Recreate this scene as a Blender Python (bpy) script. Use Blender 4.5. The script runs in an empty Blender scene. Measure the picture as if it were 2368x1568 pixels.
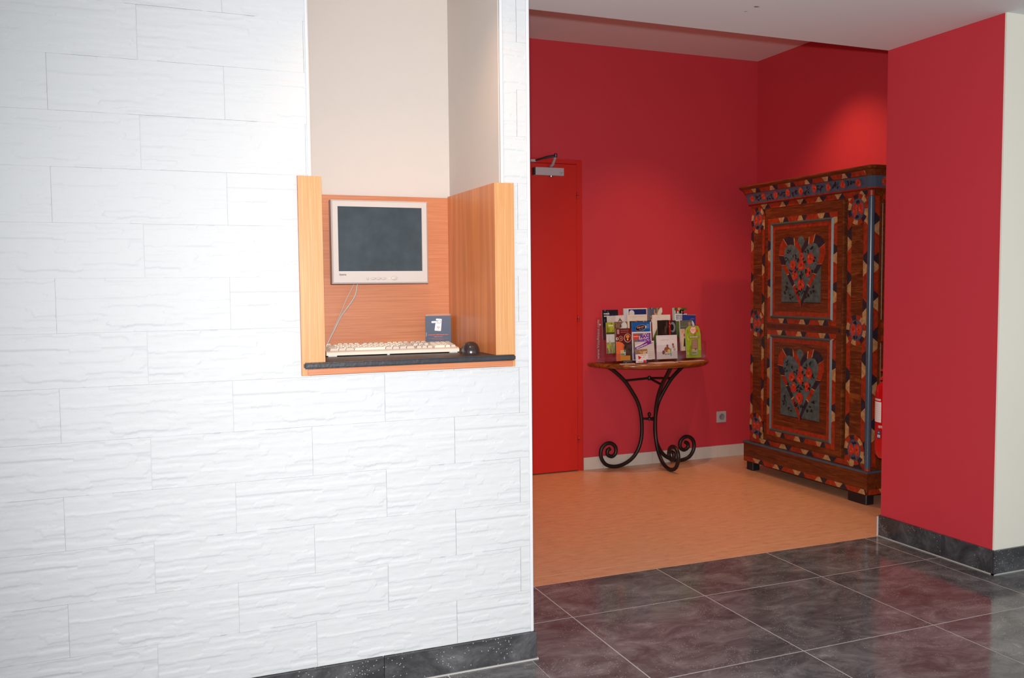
import bpy, bmesh, math, random
import numpy as np
from mathutils import Vector, Matrix
random.seed(7)
S = bpy.context.scene
COL = S.collection

# ------------------------------------------------------------------ camera
F_PX, YAW, PITCH, ROLL, CAM_H = 2060.306, .38178, -.06105, .0093, 1.28
def cam_dir(x, y):
    cr, sr = math.cos(ROLL), math.sin(ROLL)
    x, y = x*cr - y*sr, x*sr + y*cr
    up = -y; cp, sp = math.cos(PITCH), math.sin(PITCH)
    fwd = cp - up*sp; z = sp + up*cp
    c, s = math.cos(YAW), math.sin(YAW)
    return Vector((x*c + fwd*s, -x*s + fwd*c, z))
fw = cam_dir(0, 0); rt = (cam_dir(1, 0) - fw).normalized(); upv = (cam_dir(0, -1) - fw).normalized()
cam = bpy.data.cameras.new('camera'); cam.sensor_fit = 'HORIZONTAL'; cam.sensor_width = 36
cam.lens = 36*F_PX/2368; cam.clip_start = .02
co = bpy.data.objects.new('camera', cam); COL.objects.link(co)
R = Matrix((rt, upv, -fw)).transposed().to_4x4()
co.matrix_world = Matrix.Translation((0, 0, CAM_H)) @ R
S.camera = co

# ------------------------------------------------------------------ light
S.view_settings.view_transform = 'Standard'; S.view_settings.look = 'None'
S.view_settings.gamma = 1; S.view_settings.use_curve_mapping = False
S.view_settings.exposure = 0.0
S.cycles.transparent_max_bounces = 40   # many clear acrylic sheets stand behind one another
wd = bpy.data.worlds.new('world'); S.world = wd; wd.use_nodes = True
bg = wd.node_tree.nodes['Background']; bg.inputs[0].default_value = (.93, .97, 1.0, 1); bg.inputs[1].default_value = 1.15

def area(name, loc, direction, power, sx, sy, col):
    l = bpy.data.lights.new(name, 'AREA'); l.shape = 'RECTANGLE'; l.size = sx; l.size_y = sy
    l.energy = power; l.color = col
    o = bpy.data.objects.new(name, l); COL.objects.link(o); o.location = loc
    o.rotation_euler = Vector(direction).to_track_quat('-Z', 'Y').to_euler(); return o
def spot(name, loc, direction, power, half, blend, col, r=.03):
    l = bpy.data.lights.new(name, 'SPOT'); l.energy = power; l.color = col; l.spot_size = math.radians(2*half)
    l.spot_blend = blend; l.shadow_soft_size = r
    o = bpy.data.objects.new(name, l); COL.objects.link(o); o.location = loc
    o.rotation_euler = Vector(direction).to_track_quat('-Z', 'Y').to_euler(); return o
WARM = (1.0, .56, .26)
# the pop-up flash of the photographer, just above the lens
spot('camera_flash', Vector((0, 0, 1.37)) + fw*.02, cam_dir(.10, .06), 430, 50, 1.0, (1.0, .98, .97), .02)
# recessed halogen downlights in the two ceilings
spot('alcove_downlight_wardrobe', (3.72, 4.44, 2.87), (0, 0, -1), 54, 47, 1.0, WARM)
spot('alcove_downlight_table', (3.15, 4.72, 2.87), (0, 0, -1), 62, 47, 1.0, WARM)
spot('alcove_downlight_door', (2.0, 4.4, 2.87), (0, 0, -1), 40, 47, 1.0, WARM)
spot('lobby_downlight', (.72, 2.46, 2.385), (.14, .10, -1), 15, 58, .8, WARM)

# ------------------------------------------------------------------ materials
def lin(c):
    out = []
    for v in c[:3]:
        v /= 255.; out.append(v/12.92 if v <= .04045 else ((v+.055)/1.055)**2.4)
    return tuple(out) + (1.0,)
def nt(name):
    m = bpy.data.materials.new(name); m.use_nodes = True
    t = m.node_tree; p = t.nodes['Principled BSDF']; return m, t, p
def plain(name, c, rough=.5, metal=0, spec=.5, vary=.04, scale=14, bump=0, bscale=300):
    m, t, p = nt(name)
    p.inputs['Roughness'].default_value = rough; p.inputs['Metallic'].default_value = metal
    p.inputs['Specular IOR Level'].default_value = spec
    tc = t.nodes.new('ShaderNodeTexCoord'); n = t.nodes.new('ShaderNodeTexNoise'); n.inputs['Scale'].default_value = scale
    n.inputs['Detail'].default_value = 4
    t.links.new(tc.outputs['Object'], n.inputs['Vector'])
    mx = t.nodes.new('ShaderNodeMixRGB'); col = lin(c)
    mx.inputs[1].default_value = tuple(v*(1-vary) for v in col[:3]) + (1,)
    mx.inputs[2].default_value = tuple(min(1, v*(1+vary)) for v in col[:3]) + (1,)
    t.links.new(n.outputs['Fac'], mx.inputs[0]); t.links.new(mx.outputs[0], p.inputs['Base Color'])
    if bump:
        b = t.nodes.new('ShaderNodeTexNoise'); b.inputs['Scale'].default_value = bscale; b.inputs['Detail'].default_value = 3
        t.links.new(tc.outputs['Object'], b.inputs['Vector'])
        bm = t.nodes.new('ShaderNodeBump'); bm.inputs['Strength'].default_value = bump; bm.inputs['Distance'].default_value = .002
        t.links.new(b.outputs['Fac'], bm.inputs['Height']); t.links.new(bm.outputs[0], p.inputs['Normal'])
    return m
def ramp(t, stops):
    r = t.nodes.new('ShaderNodeValToRGB'); e = r.color_ramp.elements
    while len(e) < len(stops): e.new(.5)
    for el, (pos, c) in zip(e, stops): el.position = pos; el.color = c if len(c) == 4 else lin(c)
    return r
def wood(name, stops, scl, rough=.4, coord='Object', nscale=1.0, spec=.4, dist=.6):
    m, t, p = nt(name); p.inputs['Roughness'].default_value = rough; p.inputs['Specular IOR Level'].default_value = spec
    tc = t.nodes.new('ShaderNodeTexCoord'); mp = t.nodes.new('ShaderNodeMapping'); mp.inputs['Scale'].default_value = scl
    n = t.nodes.new('ShaderNodeTexNoise'); n.inputs['Scale'].default_value = nscale; n.inputs['Detail'].default_value = 6
    n.inputs['Roughness'].default_value = .65; n.inputs['Distortion'].default_value = dist
    t.links.new(tc.outputs[coord], mp.inputs['Vector']); t.links.new(mp.outputs[0], n.inputs['Vector'])
    r = ramp(t, stops); t.links.new(n.outputs['Fac'], r.inputs[0]); t.links.new(r.outputs[0], p.inputs['Base Color'])
    return m
OAK = [(.30, (205, 128, 72)), (.5, (226, 152, 92)), (.68, (240, 176, 116))]
M = {}
M['oak_edge'] = wood('oak_veneer_edge', [(.3, (182, 128, 80)), (.5, (194, 140, 90)), (.7, (206, 160, 112))], (260, 260, 3), .38)
M['oak_upright'] = wood('oak_veneer_upright', [(.32, (186, 108, 62)), (.5, (204, 124, 72)), (.7, (222, 142, 84))], (34, 34, 1.2), .36)
M['oak_flat'] = wood('oak_veneer_flat', [(.3, (178, 108, 74)), (.5, (190, 120, 82)), (.7, (200, 134, 94))], (4, 4, 190), .4)
M['white_tile'] = plain('white_split_face_tile', (193, 195, 197), .6, spec=.3, vary=.015, scale=30, bump=.12, bscale=180)
M['white_core'] = plain('white_grout', (195, 197, 199), .7, vary=.02)
M['white_trim'] = plain('white_profile', (206, 208, 212), .3, vary=.01)
M['cream_paint'] = plain('cream_paint', (202, 193, 186), .65, vary=.02, bump=.1, bscale=260)
M['cream_wall'] = plain('cream_wall_paint', (230, 226, 212), .7, vary=.025, scale=3, bump=.1, bscale=260)
M['red_paint'] = plain('crimson_paint', (198, 56, 66), .6, vary=.03, scale=3, bump=.12, bscale=240, spec=.3)
M['red_door'] = plain('red_door_paint', (196, 36, 28), .42, vary=.02, scale=4, spec=.35)
M['ceil'] = plain('matt_white_ceiling', (224, 227, 228), .85, vary=.02, scale=2)
M['ceil_alcove'] = plain('matt_pale_ceiling', (226, 224, 225), .85, vary=.02, scale=2)
M['board_white'] = plain('pale_stone_skirting', (206, 196, 184), .45, vary=.07, scale=22)
M['grout'] = plain('grey_grout', (176, 174, 170), .8)
M['metal'] = plain('grey_lacquered_metal', (182, 174, 178), .4, .1, vary=.02)
M['steel'] = plain('bright_steel', (190, 190, 192), .22, .95, vary=.02)
M['dark_metal'] = plain('dark_grey_metal', (70, 66, 70), .35, .7)
M['iron'] = plain('blackened_iron', (40, 30, 28), .38, .35, spec=.5, vary=.2, scale=40, bump=.2, bscale=120)
M['slate'] = plain('black_slate', (38, 40, 46), .42, spec=.5, vary=.35, scale=26, bump=.6, bscale=70)
M['beige_plastic'] = plain('beige_plastic', (190, 182, 177), .4, vary=.015)
M['key_cream'] = plain('cream_key_plastic', (214, 202, 186), .5, vary=.02)
M['key_grey'] = plain('grey_beige_key_plastic', (188, 176, 164), .5, vary=.02)
M['cable_grey'] = plain('grey_beige_cable', (176, 166, 156), .5)
M['mouse'] = plain('dark_brown_gloss', (44, 38, 40), .22, spec=.6, vary=.05)
M['mouse_grip'] = plain('dark_grey_rubber', (66, 70, 74), .5)
M['extinguisher'] = plain('red_gloss_enamel', (190, 16, 20), .22, spec=.5, vary=.02)
M['socket'] = plain('grey_plastic', (176, 168, 162), .4)
M['socket_well'] = plain('silver_grey_plastic', (136, 130, 130), .3, .1)
M['foot_black'] = plain('black_painted_wood', (22, 22, 24), .5, vary=.2)
M['paper'] = plain('white_paper', (226, 220, 214), .6, vary=.01)
M['brown_floor_line'] = plain('pale_strip', (190, 146, 114), .5)
M['grey_feet'] = plain('pale_grey_rubber', (190, 190, 192), .6)

def screen_mat():
    m, t, p = nt('dark_lcd_glass'); p.inputs['Roughness'].default_value = .22; p.inputs['Specular IOR Level'].default_value = .45
    tc = t.nodes.new('ShaderNodeTexCoord'); n = t.nodes.new('ShaderNodeTexNoise'); n.inputs['Scale'].default_value = 18; n.inputs['Detail'].default_value = 5
    r = ramp(t, [(.35, (44, 54, 60)), (.7, (54, 66, 74))]); t.links.new(tc.outputs['Object'], n.inputs['Vector'])
    t.links.new(n.outputs['Fac'], r.inputs[0]); t.links.new(r.outputs[0], p.inputs['Base Color']); return m
M['screen'] = screen_mat()
def led_mat():
    m, t, p = nt('amber_led'); p.inputs['Base Color'].default_value = (1, .7, .05, 1)
    p.inputs['Emission Color'].default_value = (1, .7, .05, 1); p.inputs['Emission Strength'].default_value = 1.0; return m
M['led'] = led_mat()
def acrylic_mat():
    m = bpy.data.materials.new('clear_acrylic'); m.use_nodes = True; t = m.node_tree
    t.nodes.remove(t.nodes['Principled BSDF']); out = t.nodes['Material Output']
    tr = t.nodes.new('ShaderNodeBsdfTransparent'); tr.inputs[0].default_value = (.975, .98, .985, 1)
    gl = t.nodes.new('ShaderNodeBsdfGlossy'); gl.inputs['Roughness'].default_value = .06
    mx = t.nodes.new('ShaderNodeMixShader'); mx.inputs[0].default_value = .06; t.links.new(tr.outputs[0], mx.inputs[1]); t.links.new(gl.outputs[0], mx.inputs[2])
    t.links.new(mx.outputs[0], out.inputs[0]); return m
M['acrylic'] = acrylic_mat()
def granite(name, stops=None):
    m, t, p = nt(name); p.inputs['Roughness'].default_value = .12; p.inputs['Specular IOR Level'].default_value = .4
    g = t.nodes.new('ShaderNodeNewGeometry'); oi = t.nodes.new('ShaderNodeObjectInfo')
    mul = t.nodes.new('ShaderNodeMath'); mul.operation = 'MULTIPLY'; mul.inputs[1].default_value = 37
    t.links.new(oi.outputs['Random'], mul.inputs[0])
    ad = t.nodes.new('ShaderNodeVectorMath'); ad.operation = 'ADD'
    t.links.new(g.outputs['Position'], ad.inputs[0]); t.links.new(mul.outputs[0], ad.inputs[1])
    mp = t.nodes.new('ShaderNodeMapping'); mp.inputs['Scale'].default_value = (4.0, 6.5, 6.0); mp.inputs['Rotation'].default_value = (0, 0, .25)
    t.links.new(ad.outputs[0], mp.inputs[0])
    n = t.nodes.new('ShaderNodeTexNoise'); n.inputs['Scale'].default_value = 1.3; n.inputs['Detail'].default_value = 9
    n.inputs['Roughness'].default_value = .74; n.inputs['Distortion'].default_value = .7
    t.links.new(mp.outputs[0], n.inputs['Vector'])
    r = ramp(t, stops or [(.30, (60, 60, 62)), (.46, (88, 88, 90)), (.60, (116, 115, 116)), (.76, (160, 158, 156))])
    t.links.new(n.outputs['Fac'], r.inputs[0])
    v = t.nodes.new('ShaderNodeTexVoronoi'); v.inputs['Scale'].default_value = 95; t.links.new(ad.outputs[0], v.inputs['Vector'])
    lt = t.nodes.new('ShaderNodeMath'); lt.operation = 'LESS_THAN'; lt.inputs[1].default_value = .15; t.links.new(v.outputs['Distance'], lt.inputs[0])
    n2 = t.nodes.new('ShaderNodeTexNoise'); n2.inputs['Scale'].default_value = 7; t.links.new(ad.outputs[0], n2.inputs['Vector'])
    gt = t.nodes.new('ShaderNodeMath'); gt.operation = 'GREATER_THAN'; gt.inputs[1].default_value = .5; t.links.new(n2.outputs['Fac'], gt.inputs[0])
    mm = t.nodes.new('ShaderNodeMath'); mm.operation = 'MULTIPLY'; t.links.new(lt.outputs[0], mm.inputs[0]); t.links.new(gt.outputs[0], mm.inputs[1])
    mx = t.nodes.new('ShaderNodeMixRGB'); mx.inputs[2].default_value = lin((176, 172, 168)); t.links.new(mm.outputs[0], mx.inputs[0]); t.links.new(r.outputs[0], mx.inputs[1])
    t.links.new(mx.outputs[0], p.inputs['Base Color']); return m
M['granite'] = granite('polished_dark_stone')
M['granite_skirting'] = granite('dark_stone_skirting', [(.32, (40, 40, 42)), (.5, (62, 62, 64)), (.64, (86, 86, 88)), (.78, (124, 122, 122))])
def lino():
    m, t, p = nt('ochre_linoleum'); p.inputs['Roughness'].default_value = .3; p.inputs['Specular IOR Level'].default_value = .4
    g = t.nodes.new('ShaderNodeNewGeometry'); mp = t.nodes.new('ShaderNodeMapping'); mp.inputs['Scale'].default_value = (9, 26, 10)
    t.links.new(g.outputs['Position'], mp.inputs[0])
    n = t.nodes.new('ShaderNodeTexNoise'); n.inputs['Scale'].default_value = 1.4; n.inputs['Detail'].default_value = 8; n.inputs['Roughness'].default_value = .7
    t.links.new(mp.outputs[0], n.inputs['Vector'])
    r = ramp(t, [(.25, (172, 128, 98)), (.42, (210, 158, 122)), (.6, (221, 171, 135)), (.8, (228, 182, 147))])
    t.links.new(n.outputs['Fac'], r.inputs[0]); t.links.new(r.outputs[0], p.inputs['Base Color']); return m
M['lino'] = lino()
def paint_mat(name, rough, wear):
    m, t, p = nt(name); p.inputs['Roughness'].default_value = rough; p.inputs['Specular IOR Level'].default_value = .35
    a = t.nodes.new('ShaderNodeVertexColor'); a.layer_name = 'Col'
    tc = t.nodes.new('ShaderNodeTexCoord'); n = t.nodes.new('ShaderNodeTexNoise'); n.inputs['Scale'].default_value = 45; n.inputs['Detail'].default_value = 6
    t.links.new(tc.outputs['Object'], n.inputs['Vector'])
    r = ramp(t, [(.3, (1-wear,)*3 + (1,)), (.65, (1, 1, 1, 1))]); t.links.new(n.outputs['Fac'], r.inputs[0])
    mx = t.nodes.new('ShaderNodeMixRGB'); mx.blend_type = 'MULTIPLY'; mx.inputs[0].default_value = 1
    t.links.new(a.outputs[0], mx.inputs[1]); t.links.new(r.outputs[0], mx.inputs[2]); t.links.new(mx.outputs[0], p.inputs['Base Color']); return m
M['folk_paint'] = paint_mat('folk_painted_colours', .42, .45)
M['print'] = paint_mat('printed_colours', .35, .06)
M['ward_wood'] = wood('brown_grained_paint', [(.28, (58, 24, 10)), (.5, (96, 44, 16)), (.72, (128, 66, 26))], (60, 5, 60), .4, dist=1.5)
M['ward_wood_band'] = wood('brown_combed_paint', [(.3, (66, 28, 12)), (.5, (92, 44, 18)), (.7, (134, 74, 30))], (6, 6, 34), .4, dist=1.2)
M['table_wood'] = wood('varnished_walnut', [(.3, (70, 34, 14)), (.5, (126, 66, 24)), (.7, (160, 92, 38))], (3, 24, 20), .2, spec=.6)
M['col_blue'] = plain('blue_grey_gloss_paint', (62, 82, 98), .25, spec=.6, vary=.2, scale=40)
M['folk_red'] = plain('brick_red_paint', (140, 44, 26), .4, vary=.2, scale=40)
M['ward_teal'] = plain('teal_painted_moulding', (64, 78, 74), .4, vary=.2, scale=30)

# ------------------------------------------------------------------ mesh helpers
class MB:
    def __init__(s): s.v = []; s.f = []
    def add(s, v, f):
        o = len(s.v); s.v += [tuple(p) for p in v]; s.f += [tuple(i+o for i in q) for q in f]; return s
    def box(s, x0, x1, y0, y1, z0, z1, bev=0, seg=2):
        v = [(x0,y0,z0),(x1,y0,z0),(x1,y1,z0),(x0,y1,z0),(x0,y0,z1),(x1,y0,z1),(x1,y1,z1),(x0,y1,z1)]
        f = [(3,2,1,0),(4,5,6,7),(0,1,5,4),(1,2,6,5),(2,3,7,6),(3,0,4,7)]
        if not bev: return s.add(v, f)
        bm = bmesh.new(); vs = [bm.verts.new(p) for p in v]
        for q in f: bm.faces.new([vs[i] for i in q])
        bmesh.ops.bevel(bm, geom=list(bm.edges), offset=bev, segments=seg, affect='EDGES', profile=.5, clamp_overlap=True)
        bm.verts.index_update(); s.add([p.co[:] for p in bm.verts], [[w.index for w in q.verts] for q in bm.faces]); bm.free(); return s
    def prism(s, poly, o, ux, uy, d):
        """extrude 2-D polygon (counter-clockwise) along -normal by depth d"""
        o = Vector(o); ux = Vector(ux); uy = Vector(uy); n = ux.cross(uy); k = len(poly)
        a = [o + ux*p[0] + uy*p[1] for p in poly]; b = [p - n*d for p in a]
        f = [tuple(range(k)), tuple(range(2*k-1, k-1, -1))] + [(i, k+i, k+(i+1) % k, (i+1) % k) for i in range(k)]
        return s.add(a+b, f)
    def tube(s, pts, r, n=10, caps=True):
        pts = [Vector(p) for p in pts]; rr = r if isinstance(r, (list, tuple)) else [r]*len(pts)
        t0 = (pts[1]-pts[0]).normalized(); a = Vector((0,0,1)) if abs(t0.z) < .9 else Vector((0,1,0))
        u = t0.cross(a).normalized(); V = []; prev = t0
        for i, p in enumerate(pts):
            t = (pts[min(i+1, len(pts)-1)] - pts[max(i-1, 0)]).normalized()
            q = prev.rotation_difference(t); u = q @ u; u = (u - t*u.dot(t)).normalized(); w = t.cross(u); prev = t
            V += [p + (u*math.cos(2*math.pi*k/n) + w*math.sin(2*math.pi*k/n))*rr[i] for k in range(n)]
        Fs = [(i*n+k, i*n+(k+1) % n, (i+1)*n+(k+1) % n, (i+1)*n+k) for i in range(len(pts)-1) for k in range(n)]
        if caps: Fs += [tuple(range(n-1, -1, -1)), tuple(range((len(pts)-1)*n, len(pts)*n))]
        return s.add(V, Fs)
    def lathe(s, prof, o, axis=(0,0,1), n=24):
        ax = Vector(axis).normalized(); a = Vector((1,0,0)) if abs(ax.x) < .9 else Vector((0,1,0))
        u = ax.cross(a).normalized(); w = ax.cross(u); o = Vector(o); V = []
        for r, h in prof:
            V += [o + ax*h + (u*math.cos(2*math.pi*k/n) + w*math.sin(2*math.pi*k/n))*max(r, 1e-5) for k in range(n)]
        Fs = [(i*n+k, i*n+(k+1) % n, (i+1)*n+(k+1) % n, (i+1)*n+k) for i in range(len(prof)-1) for k in range(n)]
        Fs += [tuple(range(n-1, -1, -1)), tuple(range((len(prof)-1)*n, len(prof)*n))]
        return s.add(V, Fs)
def worigin(o):
    p = Vector((0,0,0))
    while o is not None: p += o.location; o = o.parent
    return p
def link(name, me, parent=None, loc=(0,0,0)):
    o = bpy.data.objects.new(name, me); COL.objects.link(o); o.location = loc
    if parent is not None: o.parent = parent
    return o
def obj(name, mb, mat, parent=None, smooth=False, origin=None):
    """one mesh object; world-space coordinates, stored relative to the thing's base"""
    w = Vector(origin) if origin is not None else (worigin(parent) if parent else Vector((0,0,0)))
    me = bpy.data.meshes.new(name)
    me.from_pydata([(p[0]-w.x, p[1]-w.y, p[2]-w.z) for p in mb.v], [], mb.f)
    bm = bmesh.new(); bm.from_mesh(me); bmesh.ops.recalc_face_normals(bm, faces=bm.faces); bm.to_mesh(me); bm.free()
    me.materials.append(M[mat])
    if smooth:
        me.polygons.foreach_set('use_smooth', [True]*len(me.polygons))
        try: me.set_sharp_from_angle(angle=math.radians(40))
        except Exception: pass
    o = link(name, me, parent, w if (origin is not None and parent is None) else (0,0,0)); return o
def tag(o, label, cat=None, group=None, kind=None):
    o['label'] = label
    if cat: o['category'] = cat
    if group: o['group'] = group
    if kind: o['kind'] = kind
    return o
def thing(name, loc, label, cat, group=None, kind=None):
    o = bpy.data.objects.new(name, None); COL.objects.link(o); o.location = loc; o.empty_display_size = .05
    return tag(o, label, cat, group, kind)
def text_mesh(body, size, bold=0):
    c = bpy.data.curves.new('t', 'FONT'); c.body = body; c.size = size; c.align_x = 'CENTER'; c.align_y = 'CENTER'; c.offset = bold
    c.resolution_u = 2
    o = bpy.data.objects.new('t', c); COL.objects.link(o); dg = bpy.context.evaluated_depsgraph_get(); dg.update()
    e = o.evaluated_get(dg); me = e.to_mesh(); v = [(p.co.x, p.co.y) for p in me.vertices]; f = [tuple(q.vertices) for q in me.polygons]
    e.to_mesh_clear(); bpy.data.objects.remove(o); bpy.data.curves.remove(c); return v, f
class Decal:
    """flat print or paint: coloured polygons, each later one a hair above the earlier ones"""
    def __init__(s, o, ux, uy, step=.00012, base=.0004):
        s.o = Vector(o); s.ux = Vector(ux); s.uy = Vector(uy); s.n = s.ux.cross(s.uy); s.v = []; s.f = []; s.c = []; s.h = base; s.step = step; s.clip = False
    def P(s, p):
        if s.clip: p = (min(1, max(0, p[0])), min(1, max(0, p[1])))
        return s.o + s.ux*p[0] + s.uy*p[1] + s.n*s.h
    def poly(s, pts, c, layer=True):
        k = len(s.v); s.v += [s.P(p) for p in pts]
        ar = sum(pts[i][0]*pts[(i+1) % len(pts)][1] - pts[(i+1) % len(pts)][0]*pts[i][1] for i in range(len(pts)))
        q = list(range(k, k+len(pts)));  q = q if ar > 0 else q[::-1]
        s.f.append(q); s.c.append(lin(c))
        if layer: s.h += s.step
    def rect(s, a, b, c, d, col): s.poly([(a,b),(c,b),(c,d),(a,d)], col)
    def ell(s, cx, cy, rx, ry, col, n=14, ph=0, rot=0):
        cr, sr = math.cos(rot), math.sin(rot)
        s.poly([(cx + rx*math.cos(t)*cr - ry*math.sin(t)*sr, cy + rx*math.cos(t)*sr + ry*math.sin(t)*cr) for t in [ph+2*math.pi*i/n for i in range(n)]], col)
    def text(s, body, cx, cy, size, col, rot=0, bold=0, sx=1):
        v, f = text_mesh(body, size, bold); k = len(s.v); cr, sr = math.cos(rot), math.sin(rot)
        s.v += [s.P((cx + x*sx*cr - y*sr, cy + x*sx*sr + y*cr)) for x, y in v]
        s.f += [[i+k for i in q] for q in f]; s.c += [lin(col)]*len(f); s.h += s.step
    def smudge(s, cx, cy, w, h, col, rot=0, words=3):
        """a line of print too small to read: short dashes"""
        rr = random.Random(int((cx*37+cy*91+w*13)*1000)); cr, sr = math.cos(rot), math.sin(rot); x = -w/2; n = words*3
        for i in range(n):
            ln = w/n*rr.uniform(.6, .95)*(0.75 if i % 3 == 2 else 1); hh = h*rr.uniform(.7, 1)
            s.poly([(cx+a*cr-b*sr, cy+a*sr+b*cr) for a, b in ((x, -hh/2), (x+ln, -hh/2), (x+ln, hh/2), (x, hh/2))], col, layer=False); x += w/n
        s.h += s.step
    def build(s, name, parent, mat='print'):
        w = worigin(parent); me = bpy.data.meshes.new(name)
        me.from_pydata([tuple(p-w) for p in s.v], [], s.f); ca = me.color_attributes.new('Col', 'FLOAT_COLOR', 'CORNER')
        cols = []
        for q, c in zip(s.f, s.c): cols += list(c)*len(q)
        ca.data.foreach_set('color', cols); me.materials.append(M[mat]); return link(name, me, parent)
def rsub(rects, hole):
    out = []
    hx0, hx1, hz0, hz1 = hole
    for x0, x1, z0, z1 in rects:
        if hx0 >= x1 or hx1 <= x0 or hz0 >= z1 or hz1 <= z0: out.append((x0,x1,z0,z1)); continue
        if hx0 > x0: out.append((x0, hx0, z0, z1))
        if hx1 < x1: out.append((hx1, x1, z0, z1))
        a, b = max(x0, hx0), min(x1, hx1)
        if hz0 > z0: out.append((a, b, z0, hz0))
        if hz1 < z1: out.append((a, b, hz1, z1))
    return [r for r in out if r[1]-r[0] > .0015 and r[3]-r[2] > .0015]

# ------------------------------------------------------------------ dimensions
YW, YJ, YB = 2.746, 3.411, 5.457          # tiled wall front, opening rear, red back wall
XE, XJ, XC = 1.172, 3.358, 4.142          # end of tiled wall, red jamb, alcove right wall
ZC, ZU = 2.401, 2.887                     # lobby ceiling, alcove ceiling
YC = 2.764                                # cream wall

# ------------------------------------------------------------------ floors
fl = tag(obj('floor', MB().box(-3, 6.6, -1.2, YJ, -.06, -.0006), 'grout'), 'polished dark grey stone tile floor of the lobby with pale joints', 'floor', kind='structure')
GX, GY, TS = 1.4589, 3.413, .5992
tile_cache = {}
def floor_tile(x0, x1, y0, y1):
    key = (round(x1-x0, 4), round(y1-y0, 4))
    if key not in tile_cache:
        mb = MB().box(0, x1-x0, 0, y1-y0, -.01, 0, .0012, 1)
        me = bpy.data.meshes.new('floor_tile'); me.from_pydata(mb.v, [], mb.f); me.materials.append(M['granite']); tile_cache[key] = me
    link('floor_tile', tile_cache[key], fl, (x0, y0, 0))
ys = [GY - .002, GY-.382] + [GY-.382-TS*k for k in range(1, 8)] + [-1.2]
for i in range(-7, 9):
    for k in range(len(ys)-1):
        a, b, c, d = GX+i*TS+.0017, GX+(i+1)*TS-.0017, ys[k+1]+.0017, ys[k]-.0017
        b = min(b, 6.6); a = max(a, -3)
        regs = [(a, b, c, d)]
        regs = rsub(regs, (-9, XE-.012, YW-.004, 9))
        regs = rsub(regs, (XJ+.012, 99, YC-.002, 9))
        for r in regs:
            if r[1]-r[0] > .01 and r[3]-r[2] > .008: floor_tile(*r)
fa = tag(obj('floor_alcove', MB().box(.6, XC, YJ, YB+.15, -.06, 0), 'lino'), 'ochre marbled linoleum floor of the red alcove', 'floor', kind='structure')
obj('seam_strip', MB().box(XE, XJ+.1, YJ+.105, YJ+.1075, -.002, .0006), 'brown_floor_line', fa)
obj('seam_strip', MB().box(1.72, 1.7215, YJ+.002, YJ+.105, -.002, .0006), 'brown_floor_line', fa)

# ------------------------------------------------------------------ ceilings
cg = tag(obj('ceiling', MB().box(-3, 6.6, -3, YJ, ZC, ZU+.1), 'ceil'), 'flat pale grey lobby ceiling ending in a step above the alcove', 'ceiling', kind='structure')
for q in ([(2.305, 3.060), (2.316, 3.056), (2.332, 3.060), (2.320, 3.072), (2.309, 3.070)], [(2.309, 3.134), (2.316, 3.125), (2.321, 3.128), (2.315, 3.138)]):
    obj('paint_scuff', MB().prism(q, (0, 0, ZC), (1,0,0), (0,1,0), .0004), 'socket_well', cg)
tag(obj('ceiling_alcove', MB().box(.5, XC+.2, YJ, YB+.2, ZU, ZU+.1), 'ceil_alcove'), 'higher pale ceiling of the red alcove beyond the step', 'ceiling', kind='structure')

# ------------------------------------------------------------------ tiled white wall with recess
OX0, OX1, OZ1 = .452, 1.067, 2.362        # recess opening above the wooden box
BX0, BX1, BZ0, BZ1 = .411, 1.109, 1.009, 1.612
RY = 3.277
wl = MB()
CF = YW + .0025
wl.box(-3, BX0, CF, YJ-.002, 0, ZC)
wl.box(BX1, XE-.006, CF, YJ-.002, 0, ZC)
wl.box(BX0, BX1, CF, YJ-.002, 0, BZ0)
wl.box(BX0, OX0, CF, YJ-.002, BZ1, ZC)
wl.box(OX1, BX1, CF, YJ-.002, BZ1, ZC)
wl.box(OX0, OX1, CF, YJ-.002, OZ1, ZC)
wf = tag(obj('wall_front', wl, 'white_core'), 'white split-face tiled wall on the left with a computer recess', 'wall', kind='structure')
obj('recess_back', MB().box(OX0, OX1, RY, YJ-.004, BZ0, OZ1), 'cream_paint', wf)
obj('recess_side', MB().box(OX1-.003, OX1, CF+.002, RY, BZ1-.05, OZ1), 'cream_paint', wf)
obj('recess_side', MB().box(OX0, OX0+.003, CF+.002, RY, BZ1-.05, OZ1), 'cream_paint', wf)
obj('recess_lintel', MB().box(OX0, OX1, CF+.002, RY, OZ1-.003, OZ1), 'cream_paint', wf)
obj('edge_profile', MB().box(XE-.011, XE, YW-.004, YJ-.001, .095, ZC, .002, 1), 'white_trim', wf)
obj('edge_profile', MB().box(OX0-.0085, OX0, YW-.006, CF+.02, BZ1-.004, OZ1, .0015, 1), 'white_trim', wf)
obj('edge_profile', MB().box(OX1, OX1+.0095, YW-.006, CF+.02, BZ1-.004, OZ1, .0015, 1), 'white_trim', wf)

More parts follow.
